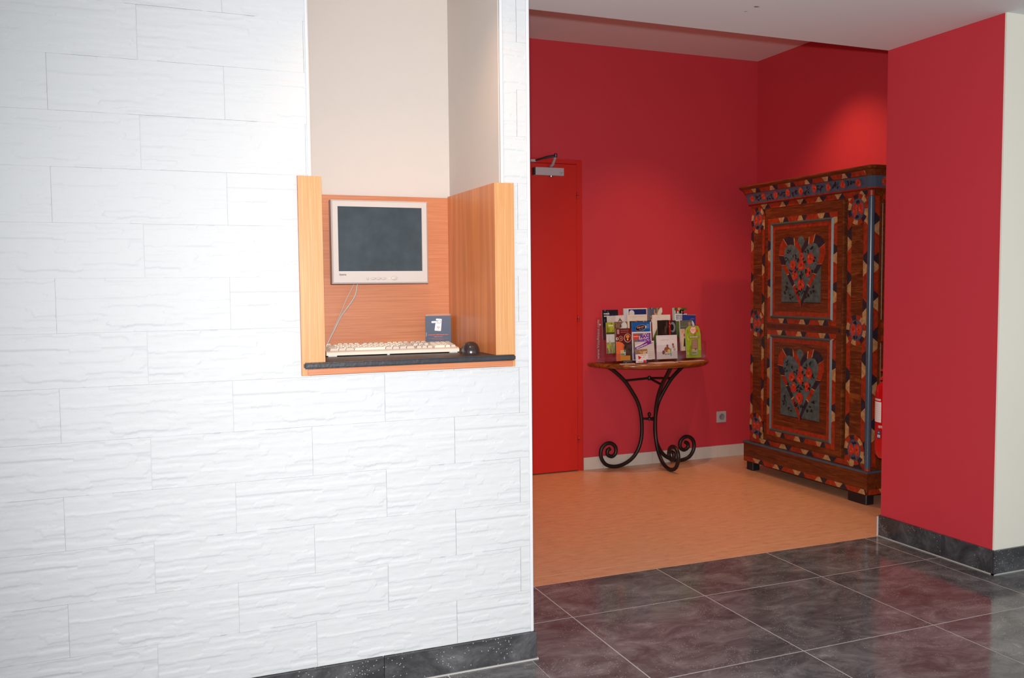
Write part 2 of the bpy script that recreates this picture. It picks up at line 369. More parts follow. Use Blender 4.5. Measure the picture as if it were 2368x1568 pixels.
TW, TH, TOX, TOZ = .4589, .15249, -.2501, 2.0712
NU, NV = 104, 58
def relief(seed):
    rs = np.random.RandomState(seed); h = np.zeros((NV+1, NU+1)); r = 0
    while r <= NV:
        hh = rs.choice([3, 3, 4, 4, 5, 6, 7]); c = 0
        while c <= NU:
            ww = rs.randint(9, 40); d = rs.choice([0, .0005, .0010, .0015, .0020, .0028])
            lean = rs.uniform(-.0001, .0005); jt = rs.randint(0, 2)
            rows = np.arange(r, min(r+hh+jt, NV+1)); 
            seg = d + lean*(hh-(rows-r))/hh*1.2
            h[r:r+hh+jt, c:c+ww] = seg[:, None]
            c += ww
        r += hh
    n = rs.normal(0, 1, (NV//4+3, NU//6+3)); yi = np.linspace(0, NV//4+1, NV+1); xi = np.linspace(0, NU//6+1, NU+1)
    y0 = yi.astype(int); x0 = xi.astype(int); fy = (yi-y0)[:, None]; fx = (xi-x0)[None]
    nn = n[y0][:, x0]*(1-fy)*(1-fx) + n[y0+1][:, x0]*fy*(1-fx) + n[y0][:, x0+1]*(1-fy)*fx + n[y0+1][:, x0+1]*fy*fx
    def low(ny_, nx_):
        q = rs.normal(0, 1, (ny_+2, nx_+2)); a = np.linspace(0, ny_, NV+1); b = np.linspace(0, nx_, NU+1)
        a0 = a.astype(int); b0 = b.astype(int); fa_ = (a-a0)[:, None]; fb = (b-b0)[None]
        return q[a0][:, b0]*(1-fa_)*(1-fb) + q[a0+1][:, b0]*fa_*(1-fb) + q[a0][:, b0+1]*(1-fa_)*fb + q[a0+1][:, b0+1]*fa_*fb
    rr, cc = np.meshgrid(np.arange(NV+1), np.arange(NU+1), indexing='ij')
    h = h[np.clip(np.rint(rr + .75*low(9, 13)), 0, NV).astype(int), np.clip(np.rint(cc + 1.6*low(24, 8)), 0, NU).astype(int)]
    h *= .7; k = h.copy(); h[1:-1] = .25*k[:-2] + .5*k[1:-1] + .25*k[2:]
    h += nn*.0003 + rs.normal(0, .00004, h.shape)
    return h
REL = [relief(11), relief(23), relief(35)]
def tile_mesh(rects, X0, Z0, rel):
    """rects in world x/z; X0,Z0 lower-left of the nominal tile; returns local mesh relative to X0,Z0"""
    V = []; Fs = []
    for a, b, c, d in rects:
        i0, i1 = (a-X0)/TW*NU, (b-X0)/TW*NU; k0, k1 = (c-Z0)/TH*NV, (d-Z0)/TH*NV
        ui = np.unique(np.concatenate([[i0], np.arange(math.ceil(i0+.3), math.floor(i1-.3)+1), [i1]]))
        vi = np.unique(np.concatenate([[k0], np.arange(math.ceil(k0+.3), math.floor(k1-.3)+1), [k1]]))
        H = rel[np.clip(np.rint(vi).astype(int), 0, NV)][:, np.clip(np.rint(ui).astype(int), 0, NU)].copy()
        o = len(V); nu, nv = len(ui), len(vi)
        for y in range(nv):
            for x in range(nu): V.append((ui[x]*TW/NU, -H[y, x], vi[y]*TH/NV))
        Fs += [(o+y*nu+x, o+y*nu+x+1, o+(y+1)*nu+x+1, o+(y+1)*nu+x) for y in range(nv-1) for x in range(nu-1)]
        ring = [o+x for x in range(nu)] + [o+y*nu+nu-1 for y in range(1, nv)] + [o+(nv-1)*nu+x for x in range(nu-2, -1, -1)] + [o+y*nu for y in range(nv-2, 0, -1)]
        k = len(V)
        for q in ring: V.append((V[q][0], .0035, V[q][2]))
        m = len(ring); Fs += [(ring[(j+1) % m], ring[j], k+j, k+(j+1) % m) for j in range(m)]
    me = bpy.data.meshes.new('wall_tile'); me.from_pydata(V, [], Fs); me.materials.append(M['white_tile']); return me
full = {}
holes = [(BX0-.002, BX1+.002, BZ0-.001, BZ1+.004), (OX0-.0085, OX1+.0095, BZ1, OZ1+.003)]
G = .0007
for r in range(-4, 14):
    z1 = TOZ - r*TH; z0 = z1 - TH
    for c in range(-6, 8):
        if (c - (r+1)) % 2: continue
        x0 = TOX + c*TW/2; x1 = x0 + TW
        if x1 < -1.3 or x0 > XE: continue
        nominal = (x0+G, x1-G, z0+.0002, z1-.0002)
        rc = (nominal[0], min(nominal[1], XE-.0115), max(nominal[2], .0965), min(nominal[3], ZC-.001))
        if rc[1]-rc[0] < .004 or rc[3]-rc[2] < .004: continue
        regs = [rc]
        for hgl in holes: regs = rsub(regs, hgl)
        if not regs: continue
        ri = (r*3 + c) % 3
        if regs == [nominal]:
            if ri not in full: full[ri] = tile_mesh(regs, x0, z0, REL[ri])
            me = full[ri]
        else: me = tile_mesh(regs, x0, z0, REL[ri])
        link('wall_tile', me, wf, (x0, YW, z0))
# dark stone skirting of the tiled wall
def skirting(name, label, mat, pieces, gmat='grout', line=True):
    root = thing(name, (0, 0, 0), label, 'baseboard', kind='structure')
    for p in pieces: obj('skirting_tile', MB().box(*p, .0012, 1), mat, root)
    return root
pcs = []
edges = [-2.0, -1.17, -.57, .045, .648, XE+.008]
for a, b in zip(edges[:-1], edges[1:]): pcs.append((a+.0008, b-.0008, YW-.012, YW+.009, .004, .0945))
bs = skirting('baseboard_front', 'dark stone tile skirting along the foot of the white tiled wall', 'granite_skirting', pcs)
obj('joint_line', MB().box(-2.0, XE+.012, YW-.0155, YW+.004, -.001, .0045), 'grout', bs)

# ------------------------------------------------------------------ red alcove walls
DX0, DX1, DZ = 1.80, 2.706, 2.111
wb = MB(); wb.box(.5, DX0, YB, YB+.15, 0, ZU); wb.box(DX1, XC+.15, YB, YB+.15, 0, ZU); wb.box(DX0, DX1, YB, YB+.15, DZ, ZU)
tag(obj('wall_back', wb, 'red_paint'), 'crimson painted back wall of the alcove behind the brochure table', 'wall', kind='structure')
tag(obj('wall_right', MB().box(XC, XC+.15, YJ+.1, YB, 0, ZU), 'red_paint'), 'crimson painted alcove side wall behind the painted wardrobe', 'wall', kind='structure')
tag(obj('wall_left', MB().box(.5, .6, YJ, YB, 0, ZU), 'red_paint'), 'crimson alcove wall hidden behind the white tiled wall', 'wall', kind='structure')
wj = tag(obj('wall_jamb', MB().box(XJ, XC+.15, YC+.004, YJ, 0, ZC), 'red_paint'), 'crimson painted jamb to the right of the opening', 'wall', kind='structure')
tag(obj('wall_side', MB().box(XJ+.0015, 6.6, YC-.004, YC+.004, 0, ZC), 'cream_wall'), 'cream painted wall at the far right edge', 'wall', kind='structure')
# skirtings at the right
bj = skirting('baseboard_jamb', 'dark stone tile skirting at the foot of the red jamb', 'granite_skirting',
    [(XJ-.011, XJ+.001, YC-.005, 3.03, .004, .1065), (XJ-.011, XJ+.001, 3.0325, YJ+.004, .004, .1065)])
obj('joint_line', MB().box(XJ-.0145, XJ, YC-.019, YJ+.004, -.001, .0045), 'grout', bj)
obj('end_cap', MB().box(XJ-.012, XJ, YJ+.0045, YJ+.0125, 0, .098), 'white_trim', bj)
bc = skirting('baseboard_side', 'dark stone tile skirting below the cream wall at far right', 'granite_skirting',
    [(XJ-.011, 3.955, YC-.016, YC-.0045, .004, .1065), (3.957, 4.555, YC-.016, YC-.0045, .004, .1065), (4.557, 5.155, YC-.016, YC-.0045, .004, .1065)])
obj('joint_line', MB().box(XJ-.0145, 5.2, YC-.0195, YC-.004, -.001, .0045), 'grout', bc)
ex = [DX1+.004, 2.858, 3.055, 3.252, 3.449, 3.612, 3.808, 4.005, XC-.002]
skirting('baseboard_back', 'pale stone tile skirting along the crimson back wall', 'board_white', [(a+.0008, b-.0008, YB-.012, YB, 0, .086) for a, b in zip(ex[:-1], ex[1:])])

# ------------------------------------------------------------------ door with closer
dr = thing('door_1', (2.25, YB, 0), 'flush bright red door with hinges and a grey closer', 'door', kind='structure')
fr = MB(); fr.box(DX0, DX1, YB+.1, YB+.14, 0, DZ); fr.box(2.664, DX1, YB-.012, YB+.1, 0, DZ, .002, 1); fr.box(DX0, 1.842, YB-.012, YB+.1, 0, DZ, .002, 1); fr.box(1.842, 2.664, YB-.012, YB+.1, 2.082, DZ, .002, 1)  # first box is an unseen panel added behind the leaf to block leaking light
obj('door_frame_and_light_block', fr, 'red_door', dr)
leaf = obj('door_leaf', MB().box(1.845, 2.661, YB-.02, YB+.02, .008, 2.079, .002, 1), 'red_door', dr)
for z in (1.873, 1.045, .218):
    h = MB().lathe([(.006, -.021), (.0065, -.02), (.0065, .02), (.006, .021)], (2.668, YB-.022, z), n=10)
    hg = obj('hinge', h, 'red_door', dr, smooth=True)
    obj('hinge_pin', MB().lathe([(.0078, -.0035), (.0078, .0035)], (2.668, YB-.022, z), n=10), 'dark_metal', hg)
hd = obj('door_handle', MB().tube([(1.91, YB-.02, 1.04), (1.91, YB-.065, 1.04), (1.93, YB-.07, 1.04), (2.03, YB-.07, 1.035)], .009), 'steel', dr, smooth=True)
cl = obj('door_closer', MB().box(2.345, 2.549, YB-.062, YB-.02, 1.995, 2.047, .003, 2), 'metal', dr); cl['label'] = 'grey metal closer body'
obj('end_cap', MB().box(2.335, 2.345, YB-.058, YB-.02, 1.997, 2.045, .002, 1), 'dark_metal', cl)
obj('spindle', MB().lathe([(.010, -.012), (.012, -.008), (.012, 0)], (2.463, YB-.042, 1.995), n=14).lathe([(.011, 0), (.011, .004), (.009, .008), (.009, .014)], (2.463, YB-.042, 2.047), n=14), 'steel', cl, smooth=True)
arm = MB(); arm.add(*(lambda m: (m.v, m.f))(MB().tube([(2.463, YB-.042, 2.058), (2.462, YB-.075, 2.066), (2.452, YB-.13, 2.098), (2.450, YB-.145, 2.113)], [.011, .010, .009, .010], 10)))
obj('closer_arm', arm, 'metal', cl, smooth=True)
obj('closer_link', MB().tube([(2.450, YB-.145, 2.113), (2.40, YB-.12, 2.105), (2.36, YB-.09, 2.094), (2.335, YB-.06, 2.086)], [.008, .008, .006, .005], 8).lathe([(.009, -.012), (.01, -.01), (.01, .012), (.008, .014)], (2.450, YB-.145, 2.113), n=12), 'dark_metal', cl, smooth=True)
obj('closer_bracket', MB().box(2.307, 2.345, YB-.07, YB-.012, 2.078, 2.096, .004, 2), 'metal', cl)
d = Decal((2.528, YB-.062, 2.012), (1,0,0), (0,0,1))
d.smudge(0, .004, .022, .003, (60, 56, 62)); d.smudge(0, -.004, .020, .0028, (60, 56, 62)); d.build('maker_mark', cl)

# ------------------------------------------------------------------ wooden box in the recess
bx = thing('computer_niche', (.76, 2.98, 1.009), 'open light oak veneer box lining the recess around the monitor', 'niche')
PF = YW - .010
for x0, x1 in ((BX0, .482), (1.041, BX1)):
    sp = obj('side_panel', MB().box(x0, x1, PF, 3.233, BZ0, BZ1), 'oak_upright', bx)
    obj('edge_band', MB().box(x0, x1, PF-.0016, PF, BZ0, BZ1), 'oak_edge', sp)
obj('inner_lip', MB().box(.482, .4856, YW+.03, 3.233, 1.05, 1.599), 'oak_upright', bx)
obj('back_panel', MB().box(.482, 1.041, 3.233, 3.262, BZ0, 1.608), 'oak_flat', bx)
obj('bottom_panel', MB().box(.428, 1.099, PF-.006, 3.233, BZ0+.001, 1.029, .0015, 1), 'oak_flat', bx)
# slate shelf
random.seed(4)
SX0, SX1, SY = .4155, 1.1035, 2.714
pl = [(SX0, SY), (SX1, SY), (SX1, PF-.0016), (1.041, PF-.0016), (1.041, 3.2325), (.4865, 3.2325), (.4865, PF-.0016), (SX0, PF-.0016)]
bm = bmesh.new(); vs = [bm.verts.new((x, y, 1.0305)) for x, y in pl]; bm.faces.new(vs)
r_ = bmesh.ops.extrude_face_region(bm, geom=list(bm.faces)); bmesh.ops.translate(bm, verts=[g for g in r_['geom'] if isinstance(g, bmesh.types.BMVert)], vec=(0, 0, .0185))
bmesh.ops.bevel(bm, geom=[e for e in bm.edges if all(v.co.y < PF for v in e.verts)], offset=.004, segments=3, affect='EDGES')
bm.verts.index_update(); sl = MB(); sl.add([v.co[:] for v in bm.verts], [[v.index for v in f.verts] for f in bm.faces]); bm.free()
tag(obj('slate_shelf', sl, 'slate', origin=(.76, 2.98, 1.0305)), 'black slate shelf slab carrying the keyboard and mouse', 'shelf')
ST = 1.049

# ------------------------------------------------------------------ monitor
mo = thing('computer_monitor', (.753, 3.15, 1.2875), 'beige flat computer monitor with dark screen mounted in the oak box', 'monitor')
X0, X1, Z0, Z1 = .5793, .9268, 1.2875, 1.580; sx0, sx1, sz0, sz1 = .602, .9043, 1.332, 1.5572; MY = 3.113
bz = MB()
def frame(mb, a, b, c, d, e, f, g, h, y0, y1, ch=.004):
    """picture frame: outer a,b,c,d inner e,f,g,h with rounded outer front edge"""
    o1 = [(a,c),(b,c),(b,d),(a,d)]; i1 = [(e,g),(f,g),(f,h),(e,h)]
    oc = [(a+ch,c+ch),(b-ch,c+ch),(b-ch,d-ch),(a+ch,d-ch)]
    V = [(x,y1,z) for x,z in o1] + [(x,y0+ch,z) for x,z in o1] + [(x,y0,z) for x,z in oc] + [(x,y0,z) for x,z in i1] + [(x,y0+.006,z) for x,z in i1]
    Fs = []
    for L in range(4):
        for k in range(4): Fs.append((L*4+k, L*4+(k+1) % 4, L*4+4+(k+1) % 4, L*4+4+k))
    Fs.append((0,3,2,1)); mb.add(V, Fs)
frame(bz, X0, X1, Z0, Z1, sx0, sx1, sz0, sz1, MY, MY+.042, .005)
obj('housing', bz, 'beige_plastic', mo)
obj('screen', MB().box(sx0, sx1, MY+.004, MY+.007, sz0, sz1), 'screen', mo)
obj('rear_cover', MB().box(X0+.03, X1-.03, MY+.042, MY+.075, Z0+.03, Z1-.03, .01, 2), 'beige_plastic', mo)
obj('wall_mount', MB().box(.70, .81, MY+.075, 3.233, 1.38, 1.49), 'dark_metal', mo)
def ellip_button(cx, cz, rx, rz, nm='button'):
    mb = MB(); n = 16; V = []; lv = [(1, 0), (1, -.0012), (.8, -.0022), (.4, -.0028)]
    for s_, y in lv: V += [(cx+rx*s_*math.cos(2*math.pi*k/n), MY+y, cz+rz*s_*math.sin(2*math.pi*k/n)) for k in range(n)]
    Fs = [(i*n+k, i*n+(k+1) % n, (i+1)*n+(k+1) % n, (i+1)*n+k) for i in range(3) for k in range(n)] + [tuple(range(3*n, 4*n))]
    mb.add(V, Fs); 
    rg = MB(); V = [(cx+rx*q*math.cos(2*math.pi*k/n), MY-.0003, cz+rz*q*math.sin(2*math.pi*k/n)) for q in (1.0, 1.18) for k in range(n)]
    rg.add(V, [(k, (k+1) % n, n+(k+1) % n, n+k) for k in range(n)])
    b = obj(nm, mb, 'beige_plastic', mo, smooth=True); obj('button_gap', rg, 'cable_grey', b)
ellip_button(.7035, 1.3062, .0042, .0046)
for x in (.7232, .7420, .7608): ellip_button(x, 1.306, .0085, .004)
ellip_button(.7995, 1.3068, .0105, .0068, 'power_button')
obj('power_light', MB().lathe([(.0016, 0), (.0012, .001)], (.7815, MY, 1.306), (0,-1,0), 10), 'led', mo)
d = Decal((.6155, MY, 1.3203), (1,0,0), (0,0,1)); d.text('iiyama', 0, 0, .0098, (84, 80, 88), bold=.00022, sx=1.0); d.build('maker_name', mo)
# cables
def smooth_path(p, n=8):
    out = []; p = [Vector(q) for q in p]
    for i in range(len(p)-1):
        a, b, c, d_ = p[max(i-1, 0)], p[i], p[i+1], p[min(i+2, len(p)-1)]
        for k in range(n):
            t = k/n; out.append(.5*((2*b) + (c-a)*t + (2*a-5*b+4*c-d_)*t*t + (3*b-a-3*c+d_)*t**3))
    return out + [p[-1]]
c1 = [(.684, 3.19, 1.31), (.6842, 3.197, 1.2868), (.6745, 3.20, 1.2433), (.647, 3.205, 1.2016), (.6245, 3.205, 1.1718), (.6005, 3.20, 1.128), (.5720, 3.195, 1.0746), (.566, 3.19, 1.053)]
c2 = [(.674, 3.20, 1.31), (.6732, 3.205, 1.2869), (.6440, 3.21, 1.2282), (.6262, 3.213, 1.1845), (.5990, 3.208, 1.128), (.5760, 3.203, 1.0746), (.571, 3.20, 1.0525)]
tag(obj('cable', MB().tube(smooth_path(c1), .0030, 8), 'cable_grey', smooth=True, origin=c1[-1]), 'thicker beige cable hanging from the monitor behind the keyboard', 'cable', 'monitor cables')
tag(obj('cable', MB().tube(smooth_path(c2), .0017, 8), 'cable_grey', smooth=True, origin=c2[-1]), 'thinner straighter cable hanging from the monitor behind the keyboard', 'cable', 'monitor cables')

# ------------------------------------------------------------------ keyboard
kb = thing('computer_keyboard', (.748, 2.99, ST), 'full-size cream keyboard with grey-beige keys on the slate shelf', 'keyboard')
kb.rotation_euler.z = math.radians(-3.0)
KW, KD = .450, .158
def klocal(mb): return mb
def kobj(name, mb, mat, parent=kb, smooth=False):
    me = bpy.data.meshes.new(name); me.from_pydata(mb.v, [], mb.f); me.materials.append(M[mat])
    return link(name, me, parent)
cs = MB(); prof = [(-KD/2, .0035), (-KD/2-.001, .013), (-KD/2+.004, .016), (-KD/2+.012, .0175), (KD/2-.010, .0295), (KD/2, .029), (KD/2, .012), (KD/2-.02, .0035)]
n = len(prof); cs.add([(-KW/2, y, z) for y, z in prof] + [(KW/2, y, z) for y, z in prof], [tuple(range(n-1, -1, -1)), tuple(range(n, 2*n))] + [(i, (i+1) % n, n+(i+1) % n, n+i) for i in range(n)])
kobj('case', cs, 'key_cream')
for x in (-KW/2+.02, -.02, KW/2-.02): kobj('rubber_foot', MB().box(x-.014 if abs(x) > .1 else x-.004, x+.014 if abs(x) > .1 else x+.004, -KD/2+.001, -KD/2+.012, 0, .0037), 'grey_feet')
kobj('rear_foot', MB().box(-KW/2+.03, KW/2-.03, KD/2-.03, KD/2-.02, 0, .013), 'key_cream')
keymesh = {}
def key(x, y, w, mat, dpt=.0165):
    sl_ = (.0295-.0175)/(KD-.022); z = .0175 + (y + KD/2 - .012)*sl_
    kk = (round(w, 4), mat, round(dpt, 4))
    if kk not in keymesh:
        a, b, h = w/2-.0006, dpt/2-.0006, .0085; i = .0028
        V = [(-a,-b,0),(a,-b,0),(a,b,0),(-a,b,0),(-a+i,-b+.0022,h),(a-i,-b+.0022,h),(a-i,b-.0045,h+.0012),(-a+i,b-.0045,h+.0012)]
        me = bpy.data.meshes.new('key'); me.from_pydata(V, [], [(4,5,6,7),(0,1,5,4),(1,2,6,5),(2,3,7,6),(3,0,4,7)]); me.materials.append(M[mat]); keymesh[kk] = me
    link('key', keymesh[kk], kb, (x, y, z-.001))
U = .0190; KX = -KW/2 + .013
rowy = [-KD/2+.024 + k*.0185 for k in range(5)] + [-KD/2+.024 + 5*.0185 + .008]
def krow(y, ws):
    x = KX
    for w, m in ws:
        if m: key(x + w*U/2, y, w*U, m)
        x += w*U
C_, G_ = 'key_cream', 'key_grey'
krow(rowy[0], [(1.5,G_),(1.25,G_),(1.5,G_),(5.5,C_),(1.25,G_),(1.25,G_),(1.25,G_),(1.5,G_)])
krow(rowy[1], [(1.25,G_)] + [(1,C_)]*11 + [(2.75,G_)])
krow(rowy[2], [(1.75,G_)] + [(1,C_)]*12 + [(1.25,G_)])
krow(rowy[3], [(1.5,G_)] + [(1,C_)]*12 + [(1.5,G_)])
krow(rowy[4], [(1,G_)] + [(1,C_)]*12 + [(2,G_)])
krow(rowy[5], [(1,C_),(1,None)] + [(1,C_)]*4 + [(.5,None)] + [(1,G_)]*4 + [(.5,None)] + [(1,C_)]*4)
nx = KX + 15*U + .006
for k in range(3):
    key(nx+U*(k+.5), rowy[0], U, G_); key(nx+U*(k+.5), rowy[3], U, G_); key(nx+U*(k+.5), rowy[4], U, G_); key(nx+U*(k+.5), rowy[5], U, G_)
key(nx+U*1.5, rowy[1], U, G_)
px = nx + 3*U + .006
for r in range(5):
    for k in range(4):
        if r == 0 and k == 1: continue
        key(px+U*(k+(1 if r == 0 and k == 0 else .5)), rowy[r], U*(2 if r == 0 and k == 0 else 1), G_ if (k == 3 or r == 4) else C_)

# ------------------------------------------------------------------ mouse
ms = thing('computer_mouse', (1.000, 2.872, ST), 'dark brown glossy rounded mouse at the right end of the keyboard', 'mouse')
def blob(rx, ry, h, nu_=28, nv_=12):
    V = []; 
    for j in range(nv_+1):
        t = j/nv_; ang = t*math.pi/2
        for i in range(nu_):
            a = 2*math.pi*i/nu_; q = (abs(math.cos(a))**2.6 + abs(math.sin(a))**2.6)**(-1/2.6)
            s_ = math.cos(ang)**.75 if t < 1 else .0001
            bulge = 1.05 if t < .25 else 1.0
            x, y = q*math.cos(a)*rx*s_, q*math.sin(a)*ry*s_
            z = h*math.sin(ang)**.9*(1 - .22*(y/ry)**2 - .10*(y/ry))
            V.append((x, y, z + .002))
    Fs = [(j*nu_+i, j*nu_+(i+1) % nu_, (j+1)*nu_+(i+1) % nu_, (j+1)*nu_+i) for j in range(nv_) for i in range(nu_)] + [tuple(range(nu_-1, -1, -1))]
    return V, Fs
mb = MB().add(*blob(.030, .048, .036)); rz = Matrix.Rotation(math.radians(-12), 3, 'Z')
mb.v = [tuple(rz @ Vector(p) + ms.location) for p in mb.v]; obj('shell', mb, 'mouse', ms, smooth=True)
mb = MB().add(*blob(.0312, .026, .026)); mb.v = [tuple(rz @ (Vector(p) + Vector((-.0012, .012, .001))) + ms.location) for p in mb.v]; obj('side_grip', mb, 'mouse_grip', ms, smooth=True)
mb = MB().add(*blob(.0306, .0486, .004)); mb.v = [tuple(rz @ (Vector(p)-Vector((0,0,.002))) + ms.location) for p in mb.v]; obj('base', mb, 'mouse_grip', ms)
mb = MB().lathe([(.008, -.003), (.010, -.002), (.010, .002), (.008, .003)], ms.location + rz @ Vector((0, .036, .0225)), rz @ Vector((1,0,0)), 14); obj('scroll_wheel', mb, 'mouse_grip', ms, smooth=True)

# ------------------------------------------------------------------ wifi sign
sg = thing('wifi_sign', (.974, 3.17, ST), 'small blue-grey wifi door-hanger sign in clear acrylic behind the keyboard', 'sign')
Y_ = 3.17
obj('acrylic_stand', MB().box(.928, 1.0285, Y_, Y_+.004, ST, 1.1745, .0008, 1).box(.928, 1.0285, Y_, Y_+.035, ST, ST+.004), 'acrylic', sg)
d = Decal((.978, Y_-.0005, ST), (1,0,0), (0,0,1))
d.rect(-.049, .004, .0495, .118, (84, 94, 112))
w = lambda pts: pts
ca, sa = math.cos(-.09), math.sin(-.09)
def card(pts, cx, cy): return [(cx + x*ca - y*sa, cy + x*sa + y*ca) for x, y in pts]
d.poly(card([(-.0122,-.022),(.0098,-.022),(.0118,-.0205),(.0118,.0215),(.0105,.023),(-.0085,.023),(-.0105,.021),(-.0105,.0165),(-.002,.0155),(-.002,.0065),(-.0095,.006),(-.0115,.004),(-.013,-.020)], 0, .084), (240, 240, 242))
d.poly([(-.0245,.0985),(-.0265,.0965),(-.0265,.0935),(-.0245,.0915),(.0025,.0915),(.0025,.0985)], (240, 240, 242))
d.ell(.0035, .096, .0072, .0072, (84, 88, 100), 18); d.ell(.0035, .096, .0060, .0060, (240, 240, 242), 18)
def arcband(cx, cy, r0, r1, a0, a1, col, dd, n=8):
    an = [a0 + (a1-a0)*i/n for i in range(n+1)]
    dd.poly([(cx+r1*math.cos(t), cy+r1*math.sin(t)) for t in an] + [(cx+r0*math.cos(t), cy+r0*math.sin(t)) for t in an[::-1]], col)
for a, b in ((.0085, .0102), (.0052, .0068), (.0, .0032)): arcband(.0, .068, a + .00001, b, .75, math.pi-.75, (226, 120, 100), d)
d.smudge(0, .0475, .080, .0034, (206, 110, 84), words=5); d.smudge(0, .0405, .034, .003, (200, 110, 90))
d.smudge(0, .0335, .075, .0018, (160, 116, 110), words=6); d.smudge(0, .0295, .042, .0018, (156, 116, 112), words=4)
d.smudge(0, .0215, .009, .0026, (186, 190, 204), words=1); d.rect(-.017, .0135, .0185, .0175, (238, 238, 240))
for i in range(3): d.ell(-.047, .055-.005*i, .0012, .0012, (220, 224, 230), 8)
d.build('printed_card', sg)

# ------------------------------------------------------------------ half-round console table
XM, TZ = 3.2, .742
tb = thing('console_table', (XM, 5.3, 0), 'half-round wooden console table on scrolled black iron legs', 'table')
A_, B_ = .46, .36
prof = [(.955, TZ-.030), (.975, TZ-.029), (.990, TZ-.022), (1.0, TZ-.015), (.997, TZ-.008), (.985, TZ-.003), (.97, TZ)]
n = 48; V = []; Fs = []
for s_, z in prof: V += [(XM + A_*s_*math.cos(math.pi + math.pi*k/n), 5.443 + B_*s_*math.sin(math.pi + math.pi*k/n), z) for k in range(n+1)]
m = n+1
Fs = [(i*m+k, i*m+k+1, (i+1)*m+k+1, (i+1)*m+k) for i in range(len(prof)-1) for k in range(n)]
Fs += [tuple(range(m-1, -1, -1)), tuple(range((len(prof)-1)*m, len(prof)*m)), tuple([i*m for i in range(len(prof))][::-1] + [i*m+n for i in range(len(prof))])]
obj('tabletop', MB().add(V, Fs), 'table_wood', tb, smooth=True)
legp = [(.318, .708), (.268, .676), (.19, .607), (.136, .535), (.086, .452), (.060, .36), (.0525, .24), (.071, .146), (.116, .073), (.185, .029), (.262, .0135), (.335, .032), (.374, .085), (.372, .143), (.338, .176), (.295, .178), (.262, .148), (.262, .106), (.290, .086), (.323, .100), (.324, .130), (.302, .142)]
for sgn in (-1, 1):
    pts = smooth_path([(XM+sgn*a, 5.412, z) for a, z in legp], 5)
    obj('leg', MB().tube(pts, .0132, 10), 'iron', tb, smooth=True)
# front leg swings out from the wall
legf = [(5.165, .708), (5.205, .66), (5.262, .597), (5.318, .51), (5.352, .405), (5.362, .285), (5.352, .192), (5.318, .105), (5.252, .036), (5.168, .0135), (5.098, .038), (5.066, .100), (5.075, .152), (5.122, .178), (5.168, .160), (5.182, .112), (5.152, .085), (5.122, .102), (5.122, .132), (5.142, .140)]
obj('leg', MB().tube(smooth_path([(XM+.025, y, z) for y, z in legf], 5), .0132, 10), 'iron', tb, smooth=True)
rb = MB(); zb_ = .612
rb.tube([(XM-.19, 5.412, zb_-.004), (XM, 5.40, zb_+.006)], .008, 8); rb.tube([(XM+.19, 5.412, zb_-.004), (XM, 5.40, zb_+.006)], .008, 8); rb.tube([(XM+.025, 5.27, zb_-.03), (XM, 5.40, zb_+.006)], .008, 8)
rb.lathe([(.004, -.016), (.012, -.012), (.016, 0), (.012, .012), (.004, .016)], (XM, 5.40, zb_+.006), n=14)
obj('upper_stretcher', rb, 'iron', tb, smooth=True)
rb = MB(); z2 = .335
rb.tube([(XM-.056, 5.412, z2), (XM, 5.40, z2-.004)], .008, 8); rb.tube([(XM+.056, 5.412, z2), (XM, 5.40, z2-.004)], .008, 8); rb.tube([(XM+.025, 5.362, z2-.01), (XM, 5.40, z2-.004)], .008, 8)
rb.lathe([(.004, -.016), (.014, -.010), (.014, .004), (.006, .010), (.005, .014), (.011, .020), (.0125, .030), (.008, .040), (.001, .044)], (XM, 5.40, z2), n=14)
obj('lower_stretcher', rb, 'iron', tb, smooth=True)

# ------------------------------------------------------------------ acrylic brochure rack
rk = thing('brochure_rack', (3.2, 5.34, TZ), 'clear acrylic four-tier brochure rack on the console table', 'rack')
obj('back_plate', MB().box(2.802, 3.575, 5.434, 5.437, TZ, 1.05), 'acrylic', rk)
obj('base_plate', MB().box(2.835, 3.572, 5.252, 5.437, TZ, TZ+.004), 'acrylic', rk)
TY = [5.265, 5.310, 5.355, 5.400]
for x, deep in ((2.835, 5.432), (2.9882, 5.432), (3.1735, 5.385), (3.3735, 5.432), (3.569, 5.432)):
    st = [(5.255, TZ+.004), (deep, TZ+.004), (deep, 1.03)] + ([(5.392, 1.03), (5.392, .985)] if deep > 5.4 else [(deep, .985)]) + [(5.347, .985), (5.347, .945), (5.302, .945), (5.302, .875), (5.255, .875)]
    obj('divider', MB().prism([(-y, z) for y, z in st][::-1], (x, 0, 0), (0,-1,0), (0,0,1), -.0016), 'acrylic', rk)
SZ = [.757, .806, .850, .894]
for i, y in enumerate(TY):
    obj('tier_shelf', MB().box(2.838, 3.569, y-.006, y+.026, SZ[i], SZ[i]+.003), 'acrylic', rk)
    obj('tier_lip', MB().box(2.838, 3.569, y-.0085, y-.006, SZ[i], (.812, .862, .905, .945)[i]), 'acrylic', rk)
d = Decal((2.818, 5.434, .9), (1,0,0), (0,0,1)); d.text('www.VinsAlsace.com', 0, 0, .031, (196, 176, 176), rot=math.pi/2, sx=1.0); d.build('printed_address', rk)
for x, z in ((2.832, 1.0), (3.10, .775)):
    obj('screw_cap', MB().lathe([(.006, 0), (.006, .003), (.003, .004)], (x, 5.434, z), (0,-1,0), 12), 'white_trim', rk, smooth=True)

